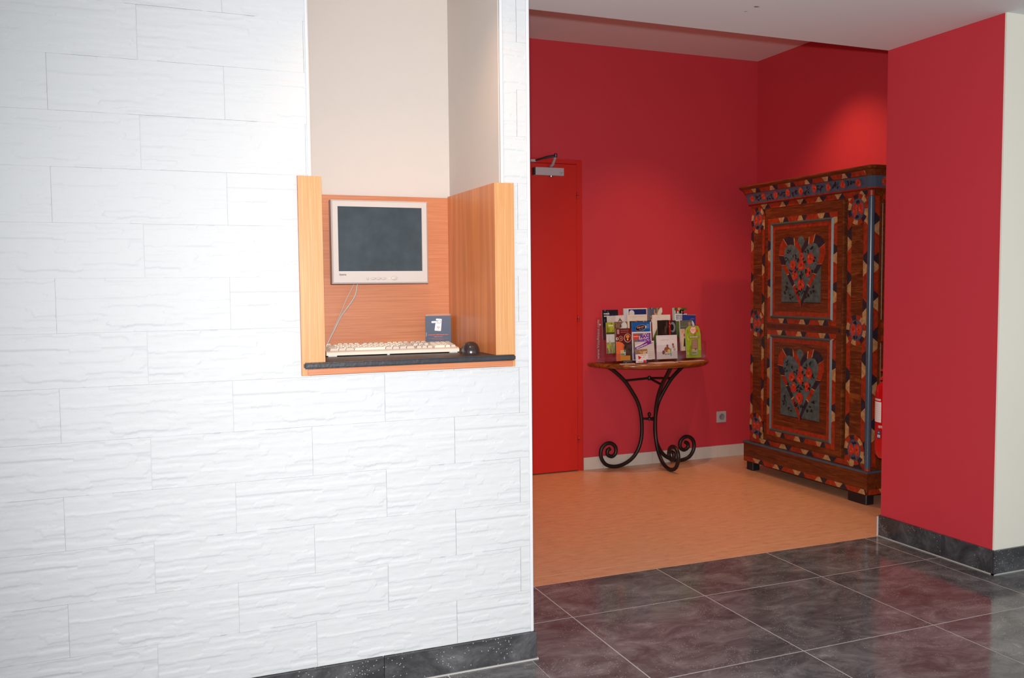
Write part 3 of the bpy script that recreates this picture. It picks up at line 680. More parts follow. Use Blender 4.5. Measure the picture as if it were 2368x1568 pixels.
# brochures
Wt, Cr = (226, 222, 218), (220, 206, 186)
def brochure(label, x0, x1, z1, tier, paint, z0=None, th=.003, lean=.0, poly=None, name='brochure', dy=0):
    y = (np.interp(tier, [1,2,3,4], TY) if tier else 0) + dy
    zb0 = SZ[int(round(tier))-1] + .0032 if z0 is None else z0
    y = float(y); w_, h_ = x1-x0, z1-zb0
    t = thing(name, ((x0+x1)/2, y+.002, zb0), label, 'brochure', 'brochures in the acrylic rack')
    ux = Vector((math.cos(lean), 0, math.sin(lean))); uy = Vector((-math.sin(lean), .06, math.cos(lean))).normalized()
    o = Vector((x0, y, zb0))
    pp = poly or [(0,0),(1,0),(1,1),(0,1)]
    obj('pages', MB().prism([(a*w_, b*h_) for a, b in pp], o, ux, uy, th), 'paper', t)
    d = Decal(o, ux*w_, uy*h_); d.n = ux.cross(uy).normalized(); d.clip = True; paint(d); d.build('cover_print', t)
    return t
rg = random.Random(5)
def specks(d, n, box, cols, s=(.01, .04)):
    for _ in range(n):
        x, y = rg.uniform(box[0], box[2]), rg.uniform(box[1], box[3]); a = rg.uniform(*s); b = rg.uniform(*s)
        d.ell(x, y, a, b, rg.choice(cols), 7)
FULL = [(0,0),(1,0),(1,1),(0,1)]
def p(d):
    d.poly(FULL, (30, 30, 44)); specks(d, 26, (.04,.4,.96,.97), [(60,66,110),(44,44,60),(90,96,120),(20,20,26)], (.02,.06))
    d.smudge(.27, .87, .36, .05, (226,226,230)); d.smudge(.27, .79, .34, .05, (226,226,230))
brochure('dark navy brochure with white title at the far left of the back row', 2.8364, 2.9597, 1.101, 4, p)
def p(d):
    d.poly(FULL, Wt); d.rect(.21, .70, .97, .97, (36, 46, 104)); d.ell(.34, .84, .115, .105, (214, 216, 222), 20); d.ell(.335, .775, .022, .018, (30, 34, 60), 8)
    d.rect(.0, .0, .17, 1, (206, 212, 224)); d.rect(.05, 0, .06, 1, (180, 188, 204)); d.rect(.11, 0, .12, 1, (180, 188, 204))
brochure('white leaflet stack with a dark blue band and pale disc in the back row', 3.0035, 3.188, 1.1082, 4, p, th=.01)
def p(d):
    d.poly(FULL, (120, 96, 78)); specks(d, 22, (.05,.55,.95,.97), [(196,170,140),(90,100,120),(206,150,110),(60,56,60),(220,214,206),(170,130,80)], (.05,.13)); d.rect(.0,.0,.12,1,(100,110,130)); d.rect(.0,0,1,.5,(176,34,30))
brochure('small colour photo leaflet above the white house brochure in the back row', 3.1949, 3.3097, 1.1091, 4, p)
def p(d):
    d.poly(FULL, (222,222,230)); d.rect(0,.80,1,1,(80,96,56)); d.rect(.0,0,.14,1,(170,180,180)); specks(d, 14, (.15,.83,.95,.98), [(110,130,60),(60,70,40),(200,196,190),(150,150,80)], (.04,.09))
    d.ell(.36,.90,.09,.045,(224,40,44),10); d.ell(.36,.84,.07,.05,(210,196,190),10); d.ell(.58,.875,.10,.075,(26,24,26),10); d.ell(.72,.86,.10,.085,(26,24,26),10); d.ell(.86,.86,.13,.05,(214,50,56),10); d.ell(.64,.85,.03,.05,(214,190,180),8)
    for i in range(3): d.smudge(.5, .735-.055*i, .55, .028, (60,60,84), words=2)
    d.rect(0,.0,1,.55,(92,112,58)); specks(d, 12, (.05,.05,.95,.5), [(70,96,40),(120,136,70),(50,70,36)], (.05,.12))
brochure('white brochure with a photo of figures in red caps in the back row', 3.3943, 3.5119, 1.1055, 4, p)
def p(d):
    d.poly(FULL, (216,208,204)); d.poly([(0,0),(.48,0),(.5,1),(0,1)], (200,194,194)); d.poly([(.62,.80),(.70,.80),(.74,.92),(.80,.80),(.88,.80),(.84,.83),(.66,.83)], (120,112,110)); d.smudge(.74, .76, .26, .02, (120,112,110), words=2)
brochure('plain pale grey leaflet beside the dark navy brochure', 2.8554, 2.9885, 1.0607, 3, p, lean=.03)
def p(d):
    d.poly(FULL, (222,212,200)); d.rect(.42,.66,.60,.80,(178,58,44)); d.rect(.455,.70,.47,.77,(222,190,170)); d.rect(.50,.70,.56,.72,(222,190,170)); d.rect(.12,.93,.95,.936,(190,160,150))
brochure('cream leaflet with a small red square emblem below the blue band', 3.0053, 3.1614, 1.0663, 3, p)
def p(d):
    d.poly(FULL, (224,216,206)); d.poly([(0,0),(.62,0),(.62,.58),(.52,.66),(.40,.78),(.36,.70),(.26,.56),(.08,.32),(0,.2)], (92,108,44)); d.poly([(.34,.72),(.40,.80),(.42,.74)], (60,76,36)); d.text('MAISON', .70, .80, .075, (60,54,54), sx=1.15)
brochure('white brochure with a green hillside in the middle of the rack', 3.2026, 3.3485, 1.0606, 3, p)
def p(d):
    d.poly(FULL, (44, 62, 140)); d.rect(0,0,1,.5,(70,96,170)); d.ell(.62,.62,.30,.20,(214,216,222),22); d.ell(.56,.60,.22,.15,(60,80,150),20); d.rect(0,.985,1,1,(190,150,140)); d.rect(.62,.84,.9,.88,(90,100,150))
brochure('royal blue brochure with a white ring at the right of the rack', 3.4366, 3.5471, 1.0601, 3, p, lean=-.05)
def p(d):
    d.poly(FULL, (132, 140, 40)); d.rect(0,.66,1,1,(150,156,36)); specks(d, 8, (.1,.68,.9,.98), [(170,176,60),(120,126,30)], (.08,.14)); d.smudge(.62, .90, .6, .05, (226,230,190), words=1)
    d.rect(0,.62,1,.68,(60,66,36)); d.rect(0,.36,1,.62,(206,208,212)); d.rect(0,.0,1,.36,(140,146,90)); specks(d, 12, (.05,.02,.95,.34), [(170,180,60),(110,90,60),(190,180,150)], (.08,.16))
brochure('narrow olive green brochure with a white panel at the left of the rack', 2.8182, 2.8805, 1.0192, 2, p)
def p(d):
    d.poly(FULL, (112, 84, 64)); d.rect(0,.5,1,1,(122,94,74)); d.ell(.66,.80,.28,.17,(196,204,210),14,rot=.5); d.ell(.80,.86,.16,.12,(214,216,214),12); d.ell(.78,.66,.26,.12,(82,50,36),12); specks(d, 10, (.05,.6,.5,.97), [(140,110,86),(100,74,58)], (.05,.1))
brochure('brown photo brochure with a white swirl behind the maroon one', 2.8820, 2.983, 1.0222, 2, p)
def p(d):
    d.poly(FULL, (46,40,42)); d.rect(.18,.80,.9,.995,(70,50,44)); specks(d, 6, (.3,.97,.8,.995), [(150,90,60),(190,140,90)], (.02,.05))
brochure('black brochure edge showing behind the blue oval brochure', 3.0060, 3.1720, 1.0235, 2, p, dy=.010)
def p(d):
    d.poly(FULL, (28, 92, 172)); d.rect(.955,0,1,1,(206,214,226)); d.ell(.46,.80,.28,.10,(200,170,120),22,rot=.12); d.ell(.45,.80,.265,.09,(26,24,30),22,rot=.12)
    d.smudge(.46,.825,.38,.05,(226,140,120), rot=.1, words=2); d.smudge(.50,.765,.26,.035,(70,130,210), rot=.1, words=2); d.ell(.72,.83,.04,.05,(214,206,180),8); d.poly([(.10,.80),(.15,.84),(.14,.80),(.15,.76)],(20,40,90))
    for i in range(5): d.rect(.76,.90-.03*i,.90,.917-.03*i,(110,160,214))
    d.smudge(.45, .645, .36, .05, (226,150,160), rot=.08, words=2)
brochure('bright blue brochure with a black oval badge above the purple one', 3.0167, 3.1655, 1.0173, 2, p)
def p(d):
    d.poly(FULL, (40, 26, 22)); specks(d, 16, (.1,.1,.8,.95), [(52,34,28),(70,46,36),(30,20,18),(84,60,48)], (.06,.14)); d.rect(.88,0,1,1,(170,36,30)); specks(d, 6, (.9,.1,.98,.95), [(214,120,90)], (.02,.03)); d.poly([(0,.30),(.5,.06),(.5,.05),(0,.285)], (160,150,140))
brochure('dark brown photo brochure with a red spine above the drawing leaflet', 3.2168, 3.3200, 1.0243, 2, p)
def p(d):
    d.poly(FULL, (40, 40, 44)); d.ell(.45,.78,.48,.17,(130,130,140),18); d.ell(.30,.77,.34,.11,(26,24,30),16); d.smudge(.55, .38, .8, .07, (220,220,224), words=1); d.smudge(.55, .28, .8, .07, (220,220,224), words=1); d.rect(0,0,1,.18,(44,70,60))
brochure('narrow black leaflet with a grey ring right of the red spine', 3.3235, 3.3695, 1.0211, 2, p, dy=.008)
def p(d):
    d.poly(FULL, (92, 94, 82)); d.rect(0,0,1,.62,(120,150,190)); d.rect(.05,.66,.95,.97,(98,100,86)); d.rect(.70,.74,.93,.95,(128,132,120)); d.ell(.78,.88,.07,.045,(206,130,90),8); d.rect(.1,.80,.66,.808,(180,150,130)); d.rect(.1,.70,.66,.706,(160,140,120)); d.rect(0,0,.04,1,(200,206,210))
brochure('grey green leaflet with a small emblem behind the lime one', 3.3938, 3.4961, 1.0202, 2, p)
def p(d):
    d.poly(FULL, (104, 24, 30)); d.rect(0,0,1,.56,(60,44,40)); d.poly([(0,0),(.34,0),(.52,.34),(.44,.54),(.2,.60),(0,.60)], (226,110,62)); d.rect(.07,.83,.22,.97,(170,140,140)); d.smudge(.58,.94,.56,.022,(176,120,110)); d.smudge(.58,.88,.52,.022,(176,120,110))
    d.ell(.07,.685,.075,.045,(222,206,180),12); d.ell(.09,.685,.04,.025,(60,40,30),10); d.ell(.30,.69,.135,.078,(206,190,176),18); d.ell(.30,.69,.115,.066,(46,26,24),18); d.ell(.31,.69,.06,.04,(236,96,44),12)
    d.ell(.74,.70,.235,.135,(222,206,196),24); d.ell(.75,.70,.215,.122,(112,26,32),24); d.ell(.74,.745,.12,.05,(214,144,44),14); d.rect(.70,.65,.775,.745,(206,140,50)); d.ell(.735,.655,.045,.03,(230,200,120),8)
    d.ell(.48,.42,.07,.10,(190,96,50),10,rot=.3); specks(d, 8, (.55,.2,.97,.5), [(80,56,46),(44,34,34),(70,60,58)], (.06,.12)); d.rect(.24,.17,.58,.33,(190,192,180)); d.ell(.36,.28,.08,.05,(228,170,80),8); d.ell(.52,.30,.05,.03,(30,110,70),8); d.rect(.26,.19,.5,.22,(40,130,110)); d.rect(.22,.01,.86,.16,(214,150,64))
brochure('maroon brochure with mushroom circle and orange shape in the front row', 2.8691, 2.9878, .9791, 1, p)
def p(d):
    d.poly(FULL, (224,220,222)); d.rect(.05,.03,.95,.95,(122,110,106)); d.ell(.20,.83,.13,.10,(226,60,50),14); d.rect(.08,.825,.32,.85,(240,190,170)); d.rect(.86,.6,.95,.95,(84,40,110))
    d.poly([(.30,.58),(.38,.80),(.34,.84),(.5,.86),(.6,.94),(.88,.93),(.88,.60),(.5,.58)], (222,210,226)); d.text('MAXI', .64,.84,.19,(118,50,160), rot=.10, bold=.012); d.text('MARDOT', .62,.69,.15,(118,50,160), rot=.08, bold=.012); d.rect(.05,.03,.30,.30,(96,80,130))
brochure('framed leaflet with big purple lettering in the front row', 2.9911, 3.1421, .9524, 1, p)
def p(d):
    d.poly(FULL, (206,200,196)); d.poly([(0,.62),(.40,.72),(.86,1.0),(.66,1.0),(0,.82)], (222,222,224)); d.poly([(0,.58),(.3,.66),(.96,.90),(.96,1.0),(.62,1.0),(.3,.82),(0,.70)], (120,44,150)); d.smudge(.36,.76,.62,.06,(232,228,236), rot=.36); d.poly([(.84,.90),(1,.92),(1,1),(.86,1)], (222,214,200))
    d.rect(.0,0,.62,.58,(150,116,90)); d.ell(.22,.22,.20,.17,(176,110,60),12); d.ell(.46,.44,.18,.11,(190,120,60),12); d.ell(.30,.24,.10,.08,(120,70,50),10); specks(d, 6, (.1,.1,.5,.5), [(206,150,100),(110,80,60)], (.03,.06)); d.rect(.38,.20,.60,.46,(196,196,186)); d.ell(.46,.34,.07,.07,(230,170,90),8); d.ell(.56,.38,.03,.04,(40,120,80),8); d.rect(.38,.14,.58,.18,(40,130,110))
    for i in range(4): d.rect(.66,.40-.1*i,.96,.415-.1*i,(170,160,158))
brochure('leaflet with a slanted purple banner leaning behind the small cards', 3.0085, 3.1570, .885, 1, p, dy=-.0125, z0=.7605, th=.002, lean=.03)
def p(d):
    d.poly(FULL, (222,218,222)); d.rect(0,0,1,.58,(212,208,212)); d.poly([(0,.92),(.08,.60),(.64,.60),(.64,.9)], (228,226,230)); d.smudge(.42,.80,.40,.04,(198,188,192), words=2)
    d.ell(.50,.40,.14,.11,(134,84,66),12); d.ell(.52,.55,.05,.06,(134,84,66),10); d.ell(.33,.28,.07,.09,(120,70,84),10); d.ell(.44,.33,.03,.06,(200,110,80),8); d.ell(.43,.20,.03,.035,(190,80,60),8); d.ell(.57,.34,.06,.07,(232,176,70),10); d.rect(.50,.19,.62,.22,(40,150,90)); d.poly([(.66,.12),(.70,.12),(.70,.42),(.67,.46),(.65,.40)], (50,150,100)); d.ell(.68,.28,.02,.04,(230,200,70),8)
    for x, z, c in ((.79,.60,(170,80,50)), (.81,.50,(180,120,90)), (.86,.39,(190,170,140))): d.ell(x, z, .05, .05, (110,80,70), 12); d.ell(x, z, .04, .04, c, 12)
brochure('white folded leaflet with a small colour drawing in the front row', 3.1794, 3.3444, .9234, 1, p)
def p(d):
    d.poly(FULL, (196,180,160)); d.poly([(0,0),(.5,0),(.75,.55),(.55,.9),(.3,.8),(.1,.7)], (212,186,156)); d.ell(.55,.88,.28,.08,(220,150,110),10); d.ell(.85,.72,.15,.08,(170,80,50),8); d.poly([(.62,.2),(1,.2),(1,.55),(.8,.6)], (30,30,32)); d.rect(0,.0,.06,1,(200,206,206))
brochure('narrow leaflet with a cream draped figure left of the lime one', 3.3800, 3.4160, .9616, 1, p, dy=.014, z0=.81)
def p(d):
    P_ = [(.02,0),(1,0),(1,.72),(.93,.90),(.86,.985),(.72,1),(.30,1),(.12,.95),(.0,.86)]
    d.poly(P_, (156,176,44)); specks(d, 14, (.1,.08,.85,.86), [(120,146,40),(182,200,70),(140,160,36)], (.04,.10)); d.poly([(.25,.86),(.36,.97),(.68,.97),(.72,.82),(.52,.72),(.34,.77)], (222,120,100)); d.poly([(.30,.87),(.38,.95),(.64,.95),(.66,.83),(.52,.75),(.37,.79)], (236,214,200)); d.smudge(.50,.89,.22,.03,(216,70,60), words=2); d.smudge(.50,.84,.2,.025,(216,70,60), words=2); d.ell(.76,.84,.07,.045,(224,80,40),10)
    d.rect(.18,.62,.90,.68,(150,120,96)); d.smudge(.54,.65,.56,.03,(230,220,206)); d.poly([(.36,.24),(.78,.22),(.80,.58),(.38,.56)], (150,112,92))
    for i in range(6): d.rect(.42,.52-.04*i,.72,.53-.04*i,(200,176,150))
    d.rect(.36,.10,.74,.26,(176,178,150)); d.ell(.46,.24,.06,.05,(226,160,70),8); d.ell(.62,.26,.04,.03,(30,110,60),8); d.rect(.38,.14,.66,.165,(40,120,90))
brochure('lime green brochure with rounded top at the right of the front row', 3.414, 3.5374, .9823, 1, p, poly=[(.02,0),(1,0),(1,.72),(.93,.90),(.86,.985),(.72,1),(.30,1),(.12,.95),(.0,.86)])
# small cards in front of the rack
cdh = thing('business_cards', (3.035, 5.205, TZ), 'small stack of white business cards with red triangle in front of the rack', 'cards')
for i in range(4):
    obj('card', MB().prism([(0,0),(.082,0),(.082,.057),(0,.057)], (2.992-.0028*i, 5.2+.0022*i, .748), (1,0,.02), Vector((0,.12,1)).normalized(), .0008), 'paper', cdh)
obj('card_stand', MB().box(2.988, 3.076, 5.194, 5.222, TZ, .7475).box(2.988, 3.076, 5.1955, 5.197, TZ, .757), 'acrylic', cdh)
d = Decal((2.992, 5.2, .748), Vector((1,0,.02)), Vector((0,.12,1)).normalized())
d.poly([(0,0),(.082,0),(.082,.057),(0,.057)], (228,220,220)); d.poly([(.008,.025),(.012,.022),(.033,.036),(.006,.050)], (204,36,36)); d.smudge(.050,.050,.045,.004,(150,120,120)); d.smudge(.050,.037,.016,.005,(190,110,110), words=1); d.rect(.044,0,.064,.016,(204,50,44)); d.rect(.066,0,.082,.019,(40,40,90)); d.smudge(.028,.008,.016,.004,(120,100,100), words=1); d.poly([(.008,.005),(.016,.009),(.008,.013)],(190,40,40)); d.build('card_print', cdh)
# loose leaflets lying on the tabletop
def sheet(label, pts, c, z=TZ, mats=None):
    o = tag(obj('leaflet', MB().prism(pts, (0, 0, z+.0022), (1,0,0), (0,1,0), .0018), 'paper', origin=(sum(q[0] for q in pts)/len(pts), sum(q[1] for q in pts)/len(pts), z+.0004)), label, 'leaflet', 'leaflets lying on the console table')
    d = Decal((0,0,z+.0022), (1,0,0), (0,1,0)); d.poly(pts, c); cx, cy = o.location.x, o.location.y
    d.poly([(cx+(a-cx)*.7, cy+(b-cy)*.5) for a, b in pts], tuple(int(v*.9) for v in c)); d.build('cover_print', o)
sheet('pale grey leaflet lying flat at the left front of the tabletop', [(2.86,5.205),(2.97,5.19),(2.985,5.235),(2.88,5.248)], (196,192,196))
sheet('peach leaflet lying flat on the tabletop below the drawing leaflet', [(3.10,5.155),(3.29,5.17),(3.28,5.245),(3.09,5.235)], (222,178,146))
sheet('salmon leaflet lying flat at the right end of the tabletop', [(3.33,5.19),(3.53,5.215),(3.52,5.25),(3.32,5.245)], (214,150,116))

# ------------------------------------------------------------------ wall socket
ou = thing('wall_socket', (3.838, YB, .297), 'pale grey square power socket on the crimson wall beside the wardrobe', 'socket')
obj('plate', MB().box(3.797, 3.879, YB-.009, YB, .256, .338, .003, 2), 'socket', ou)
mb = MB().lathe([(.0235, .0004), (.0225, .0030), (.020, .0030), (.018, .0014), (.004, .0010), (.001, .0009)], (3.840, YB-.009, .298), (0,-1,0), 24)
obj('socket_well', mb, 'socket_well', ou, smooth=True)
obj('earth_pin', MB().lathe([(.0028, .0008), (.0028, .004), (.0015, .005)], (3.846, YB-.009, .298), (0,-1,0), 10), 'steel', ou, smooth=True)

# ------------------------------------------------------------------ painted wardrobe
wr = thing('painted_wardrobe', (3.94, 4.47, 0), 'folk-painted wooden wardrobe with hearts, roses and coloured borders', 'wardrobe')
XF = 3.748
RED, CRM, DRK, TEAL, BLU, LEAF = (162, 54, 27), (188, 146, 98), (42, 43, 54), (84, 104, 104), (78, 86, 104), (30, 32, 34)
obj('carcass', MB().box(XF, XC-.006, 3.912, 4.992, .19, 1.80), 'ward_wood', wr)
obj('plinth', MB().box(3.735, XC-.004, 3.900, 5.043, .06, .185), 'ward_wood', wr)
obj('plinth_moulding', MB().box(3.728, XC-.004, 3.893, 5.048, .185, .199, .005, 2), 'col_blue', wr)
for y0, y1 in ((3.912, 4.06), (4.95, 5.02)): obj('foot', MB().box(3.742, 3.80, y0, y1, 0, .06, .004, 1), 'foot_black', wr)
for y0, y1 in ((3.925, 4.02), (4.95, 5.02)): obj('foot', MB().box(4.05, 4.13, y0, y1, 0, .06, .004, 1), 'foot_black', wr)
def skin(prof, name, mat):
    """moulding running round front, left end and right end; prof = (projection, z)"""
    mb = MB(); rings = []
    V = []
    for pjn, z in prof:
        rr = .03
        yl, yr, xf = 4.992+pjn, 3.912-pjn, XF-pjn
        V += [(XC-.004, yl, z), (xf+.006, yl, z), (xf, yl-.006, z), (xf, yr+rr, z), (xf+rr*.3, yr+rr*.3, z), (xf+rr, yr, z), (XC-.004, yr, z)]
    k = 7; Fs = [(i*k+j, i*k+j+1, (i+1)*k+j+1, (i+1)*k+j) for i in range(len(prof)-1) for j in range(k-1)]
    Fs += [tuple(range(k-1, -1, -1)), tuple(range((len(prof)-1)*k, len(prof)*k))] + [tuple([i*k for i in range(len(prof))]), tuple([i*k+k-1 for i in range(len(prof))][::-1])]
    return obj(name, mb.add(V, Fs), mat, wr)
skin([(.010, 1.797), (.017, 1.799), (.018, 1.803), (.018, 1.806)], 'necking', 'folk_red')
skin([(.018, 1.806), (.030, 1.868)], 'frieze', 'col_blue')
skin([(.030, 1.868), (.034, 1.872), (.046, 1.898), (.050, 1.902)], 'cornice', 'ward_wood')
skin([(.050, 1.902), (.058, 1.906), (.062, 1.914), (.060, 1.922), (.04, 1.926)], 'cornice_cap', 'ward_wood')
FR = lambda x: ((x, 0, 0), (0,-1,0), (0,0,1))
def wd(pts): return [(-y, z) for y, z in pts]
rw = random.Random(12)
def border(d, a, b, w0, w1, unit=(.085, .034, .030), start=0, slant=.5, cols=(RED, CRM, DRK)):
    """strip of alternating coloured trapezoids from a to b (points y,z), between side offsets w0..w1"""
    ay, az = a; by, bz_ = b; L = math.hypot(by-ay, bz_-az); ty, tz = (by-ay)/L, (bz_-az)/L; ny, nz = tz, -ty
    t = 0; i = start; lean0 = 0
    while t < L-1e-6:
        ln = unit[i % 3]*rw.uniform(.85, 1.2); t1 = min(L, t+ln); lean1 = 0 if t1 >= L-1e-6 else (w1-w0)*slant*(1 if i % 2 else -1)
        q = [(t-lean0/2, w0), (t1-lean1/2, w0), (t1+lean1/2, w1), (t+lean0/2, w1)]
        d.poly(wd([(ay+ty*u+ny*v, az+tz*u+nz*v) for u, v in q]), cols[i % 3], layer=False); t = t1; lean0 = lean1; i += 1
def rose(d, y, z, s, sv=1.15):
    n = 11; ph = rw.uniform(0, 6)
    d.poly([(-y + s*(1+.14*math.sin(3*t+ph))*math.cos(t), z + sv*s*(1+.14*math.cos(4*t+ph))*math.sin(t)) for t in [2*math.pi*i/n for i in range(n)]], (190, 62, 40))
    for k in range(3):
        a = rw.uniform(0, 6.28); c = (-y + s*.4*math.cos(a), z + s*.45*math.sin(a)); arcband(c[0], c[1], s*.22, s*.31, a, a+1.9, (222, 130, 84), d, 4)
    d.ell(-y, z, s*.16, s*.18, (120, 34, 26), 7)
def leaf(d, y, z, s, rot): d.ell(-y, z, s, s*.5, LEAF, 8, rot=rot)
def sprig(d, y, z, s):
    for k in range(3):
        a = rw.uniform(0, 6.28); leaf(d, y+s*.9*math.cos(a), z+s*.9*math.sin(a), s*.8, rw.uniform(0, 3))
# frieze and cornice paint follow the sloping mouldings
fu = Vector((-.012, 0, .062)).normalized()
d = Decal((XF-.018, 0, 1.806), (0,-1,0), fu)
for i in range(9):
    y = 4.955 - i*.122; rose(d, y, .032+.004*(i % 2), .021)
    if i < 8:
        for k in range(5): leaf(d, y-.061+rw.uniform(-.028, .028), .031+rw.uniform(-.02, .02), .011, rw.uniform(0, 3))
        d.poly(wd([(y-.035, .02), (y-.088, .042), (y-.088, .045), (y-.035, .024)]), LEAF)
d.build('frieze_roses', wr, 'folk_paint')
fu = Vector((-.012, 0, .026)).normalized()
d = Decal((XF-.034, 0, 1.872), (0,-1,0), fu); border(d, (5.022, 0), (3.918, 0), .0005, .0285, (.095, .036, .036)); d.build('cornice_border', wr, 'folk_paint')
# side returns of the frieze that face the lobby
d = Decal((0, 3.912-.018, 1.806), (1,0,0), Vector((0, -.012, .062)).normalized())
for i in range(3):
    x = XF+.07+i*.122; y = -x; rose(d, y, .033, .021)
    for k in range(5): leaf(d, y-.061+rw.uniform(-.028, .028), .031+rw.uniform(-.02, .02), .011, rw.uniform(0, 3))
d.build('frieze_roses', wr, 'folk_paint')
# under-cornice border across the front
d = Decal(*FR(XF)); border(d, (4.988, 1.762), (3.93, 1.762), 0, .030, (.10, .036, .034), slant=.9); d.build('top_border', wr, 'folk_paint')
# plinth borders
d = Decal(*FR(3.735)); border(d, (5.04, .063), (3.91, .063), 0, .028, (.095, .05, .045), slant=.8); d.build('plinth_border', wr, 'folk_paint')
d = Decal((0, 3.900, 0), (1,0,0), (0,0,1)); border(d, (-3.745, .063), (-4.12, .063), 0, .028, (.095, .05, .045), slant=.8); d.build('plinth_border', wr, 'folk_paint')
d = Decal(*FR(XF)); border(d, (4.985, .203), (3.93, .203), 0, .030, (.10, .05, .045), slant=.8); d.build('bottom_border', wr, 'folk_paint')
# side panel facing the lobby (right end)
d = Decal((0, 3.912, 0), (1,0,0), (0,0,1)); border(d, (-3.765, .22), (-3.765, 1.76), .0, -.042, (.13, .06, .05), slant=.7)
d.poly([(3.83, 1.74), (4.10, 1.74), (4.10, 1.77), (3.83, 1.77)], RED); d.build('end_border', wr, 'folk_paint')
obj('end_panel', MB().box(3.825, 4.10, 3.906, 3.912, 1.06, 1.72, .002, 1), 'ward_wood', wr); obj('end_panel', MB().box(3.825, 4.10, 3.906, 3.912, .26, .93, .002, 1), 'ward_wood', wr)
d = Decal((0, 3.912, 0), (1,0,0), (0,0,1)); border(d, (-3.83, 1.015), (-4.12, 1.015), 0, .03, (.09, .05, .045)); border(d, (-3.83, .94), (-4.12, .94), 0, .03, (.09, .05, .045)); d.build('end_border', wr, 'folk_paint')
# corner column
cb = MB().lathe([(.018, .215), (.018, 1.755)], (3.742, 3.906, 0), n=16); obj('corner_column', cb, 'col_blue', wr, smooth=True)
for z0, z1 in ((.199, .216), (1.754, 1.79)): obj('column_collar', MB().lathe([(.016, z0), (.0205, z0+.004), (.0205, z1-.004), (.017, z1)], (3.742, 3.906, 0), n=16), 'folk_red', wr, smooth=True)
# door
dl, dr_, db, dt = 4.826, 4.106, .243, 1.750
dw = obj('door', MB().box(XF-.016, XF, dr_, dl, db, dt, .003, 1), 'ward_wood', wr)
obj('astragal', MB().box(XF-.024, XF, dr_-.006, dr_+.006, db, dt, .004, 2), 'ward_wood_band', dw)
obj('key_escutcheon', MB().lathe([(.011, 0), (.010, .002), (.004, .003)], (XF-.016, 4.135, .99), (-1,0,0), 14), 'dark_metal', dw)
XD = XF-.016
def heart(d, cy, zb_, zt, hw):
    O = [(0,0),(.14,.12),(.36,.29),(.62,.46),(.86,.60),(1.0,.74),(.97,.87),(.80,.97),(.56,1.0),(.32,.97),(.12,.90),(0,.82)]
    I = [(0,.10),(.09,.18),(.27,.33),(.48,.48),(.66,.60),(.76,.73),(.74,.81),(.62,.875),(.48,.89),(.30,.87),(.13,.80),(0,.72)]
    H_ = zt-zb_
    for sg_ in (1, -1): d.poly(wd([(cy+sg_*x*hw, zb_+z*H_) for x, z in I]), TEAL, layer=False)
    d.h += d.step
    cyc = {1: [RED, RED, DRK, RED, DRK, RED, RED, DRK, DRK, RED, RED], -1: [DRK, DRK, RED, DRK, RED, RED, DRK, DRK, RED, DRK, DRK]}
    for sg_ in (1, -1):
        for i in range(11):
            q = [O[i], O[i+1], I[i+1], I[i]]
            d.poly(wd([(cy+sg_*x*hw, zb_+z*H_) for x, z in q]), cyc[sg_][i], layer=False)
            # slim cream bar between neighbouring colours
            if 0 < i < 11 and cyc[sg_][i] != cyc[sg_][i-1]:
                e = .02; a, b = O[i], I[i]; d.h += d.step
                d.poly(wd([(cy+sg_*(a[0]-e)*hw, zb_+a[1]*H_), (cy+sg_*(a[0]+e)*hw, zb_+(a[1]+.006)*H_), (cy+sg_*(b[0]+e)*hw, zb_+(b[1]+.006)*H_), (cy+sg_*(b[0]-e)*hw, zb_+b[1]*H_)]), CRM, layer=False); d.h -= d.step
    d.h += 2*d.step
    for x, z, s_ in ((0,.72,.020),(0,.60,.033),(.36,.60,.028),(-.38,.68,.032),(.27,.46,.028),(-.30,.50,.028),(0,.33,.034)): rose(d, cy+x*hw, zb_+z*H_, s_)
    for x, z in ((.16,.68),(-.16,.66),(.2,.53),(-.18,.52),(0,.47),(.05,.45),(-.05,.44),(.5,.78),(-.5,.8),(.6,.68),(-.62,.66),(.12,.24),(-.12,.24),(.42,.5),(-.46,.5),(.25,.74),(-.28,.77),(.03,.22)): sprig(d, cy+x*hw, zb_+z*H_, .014)
    for x, z in ((.62,.24),(-.62,.28),(.36,.16),(-.34,.16),(.55,.32),(-.55,.22)): sprig(d, cy+x*hw, zb_+z*H_, .015)
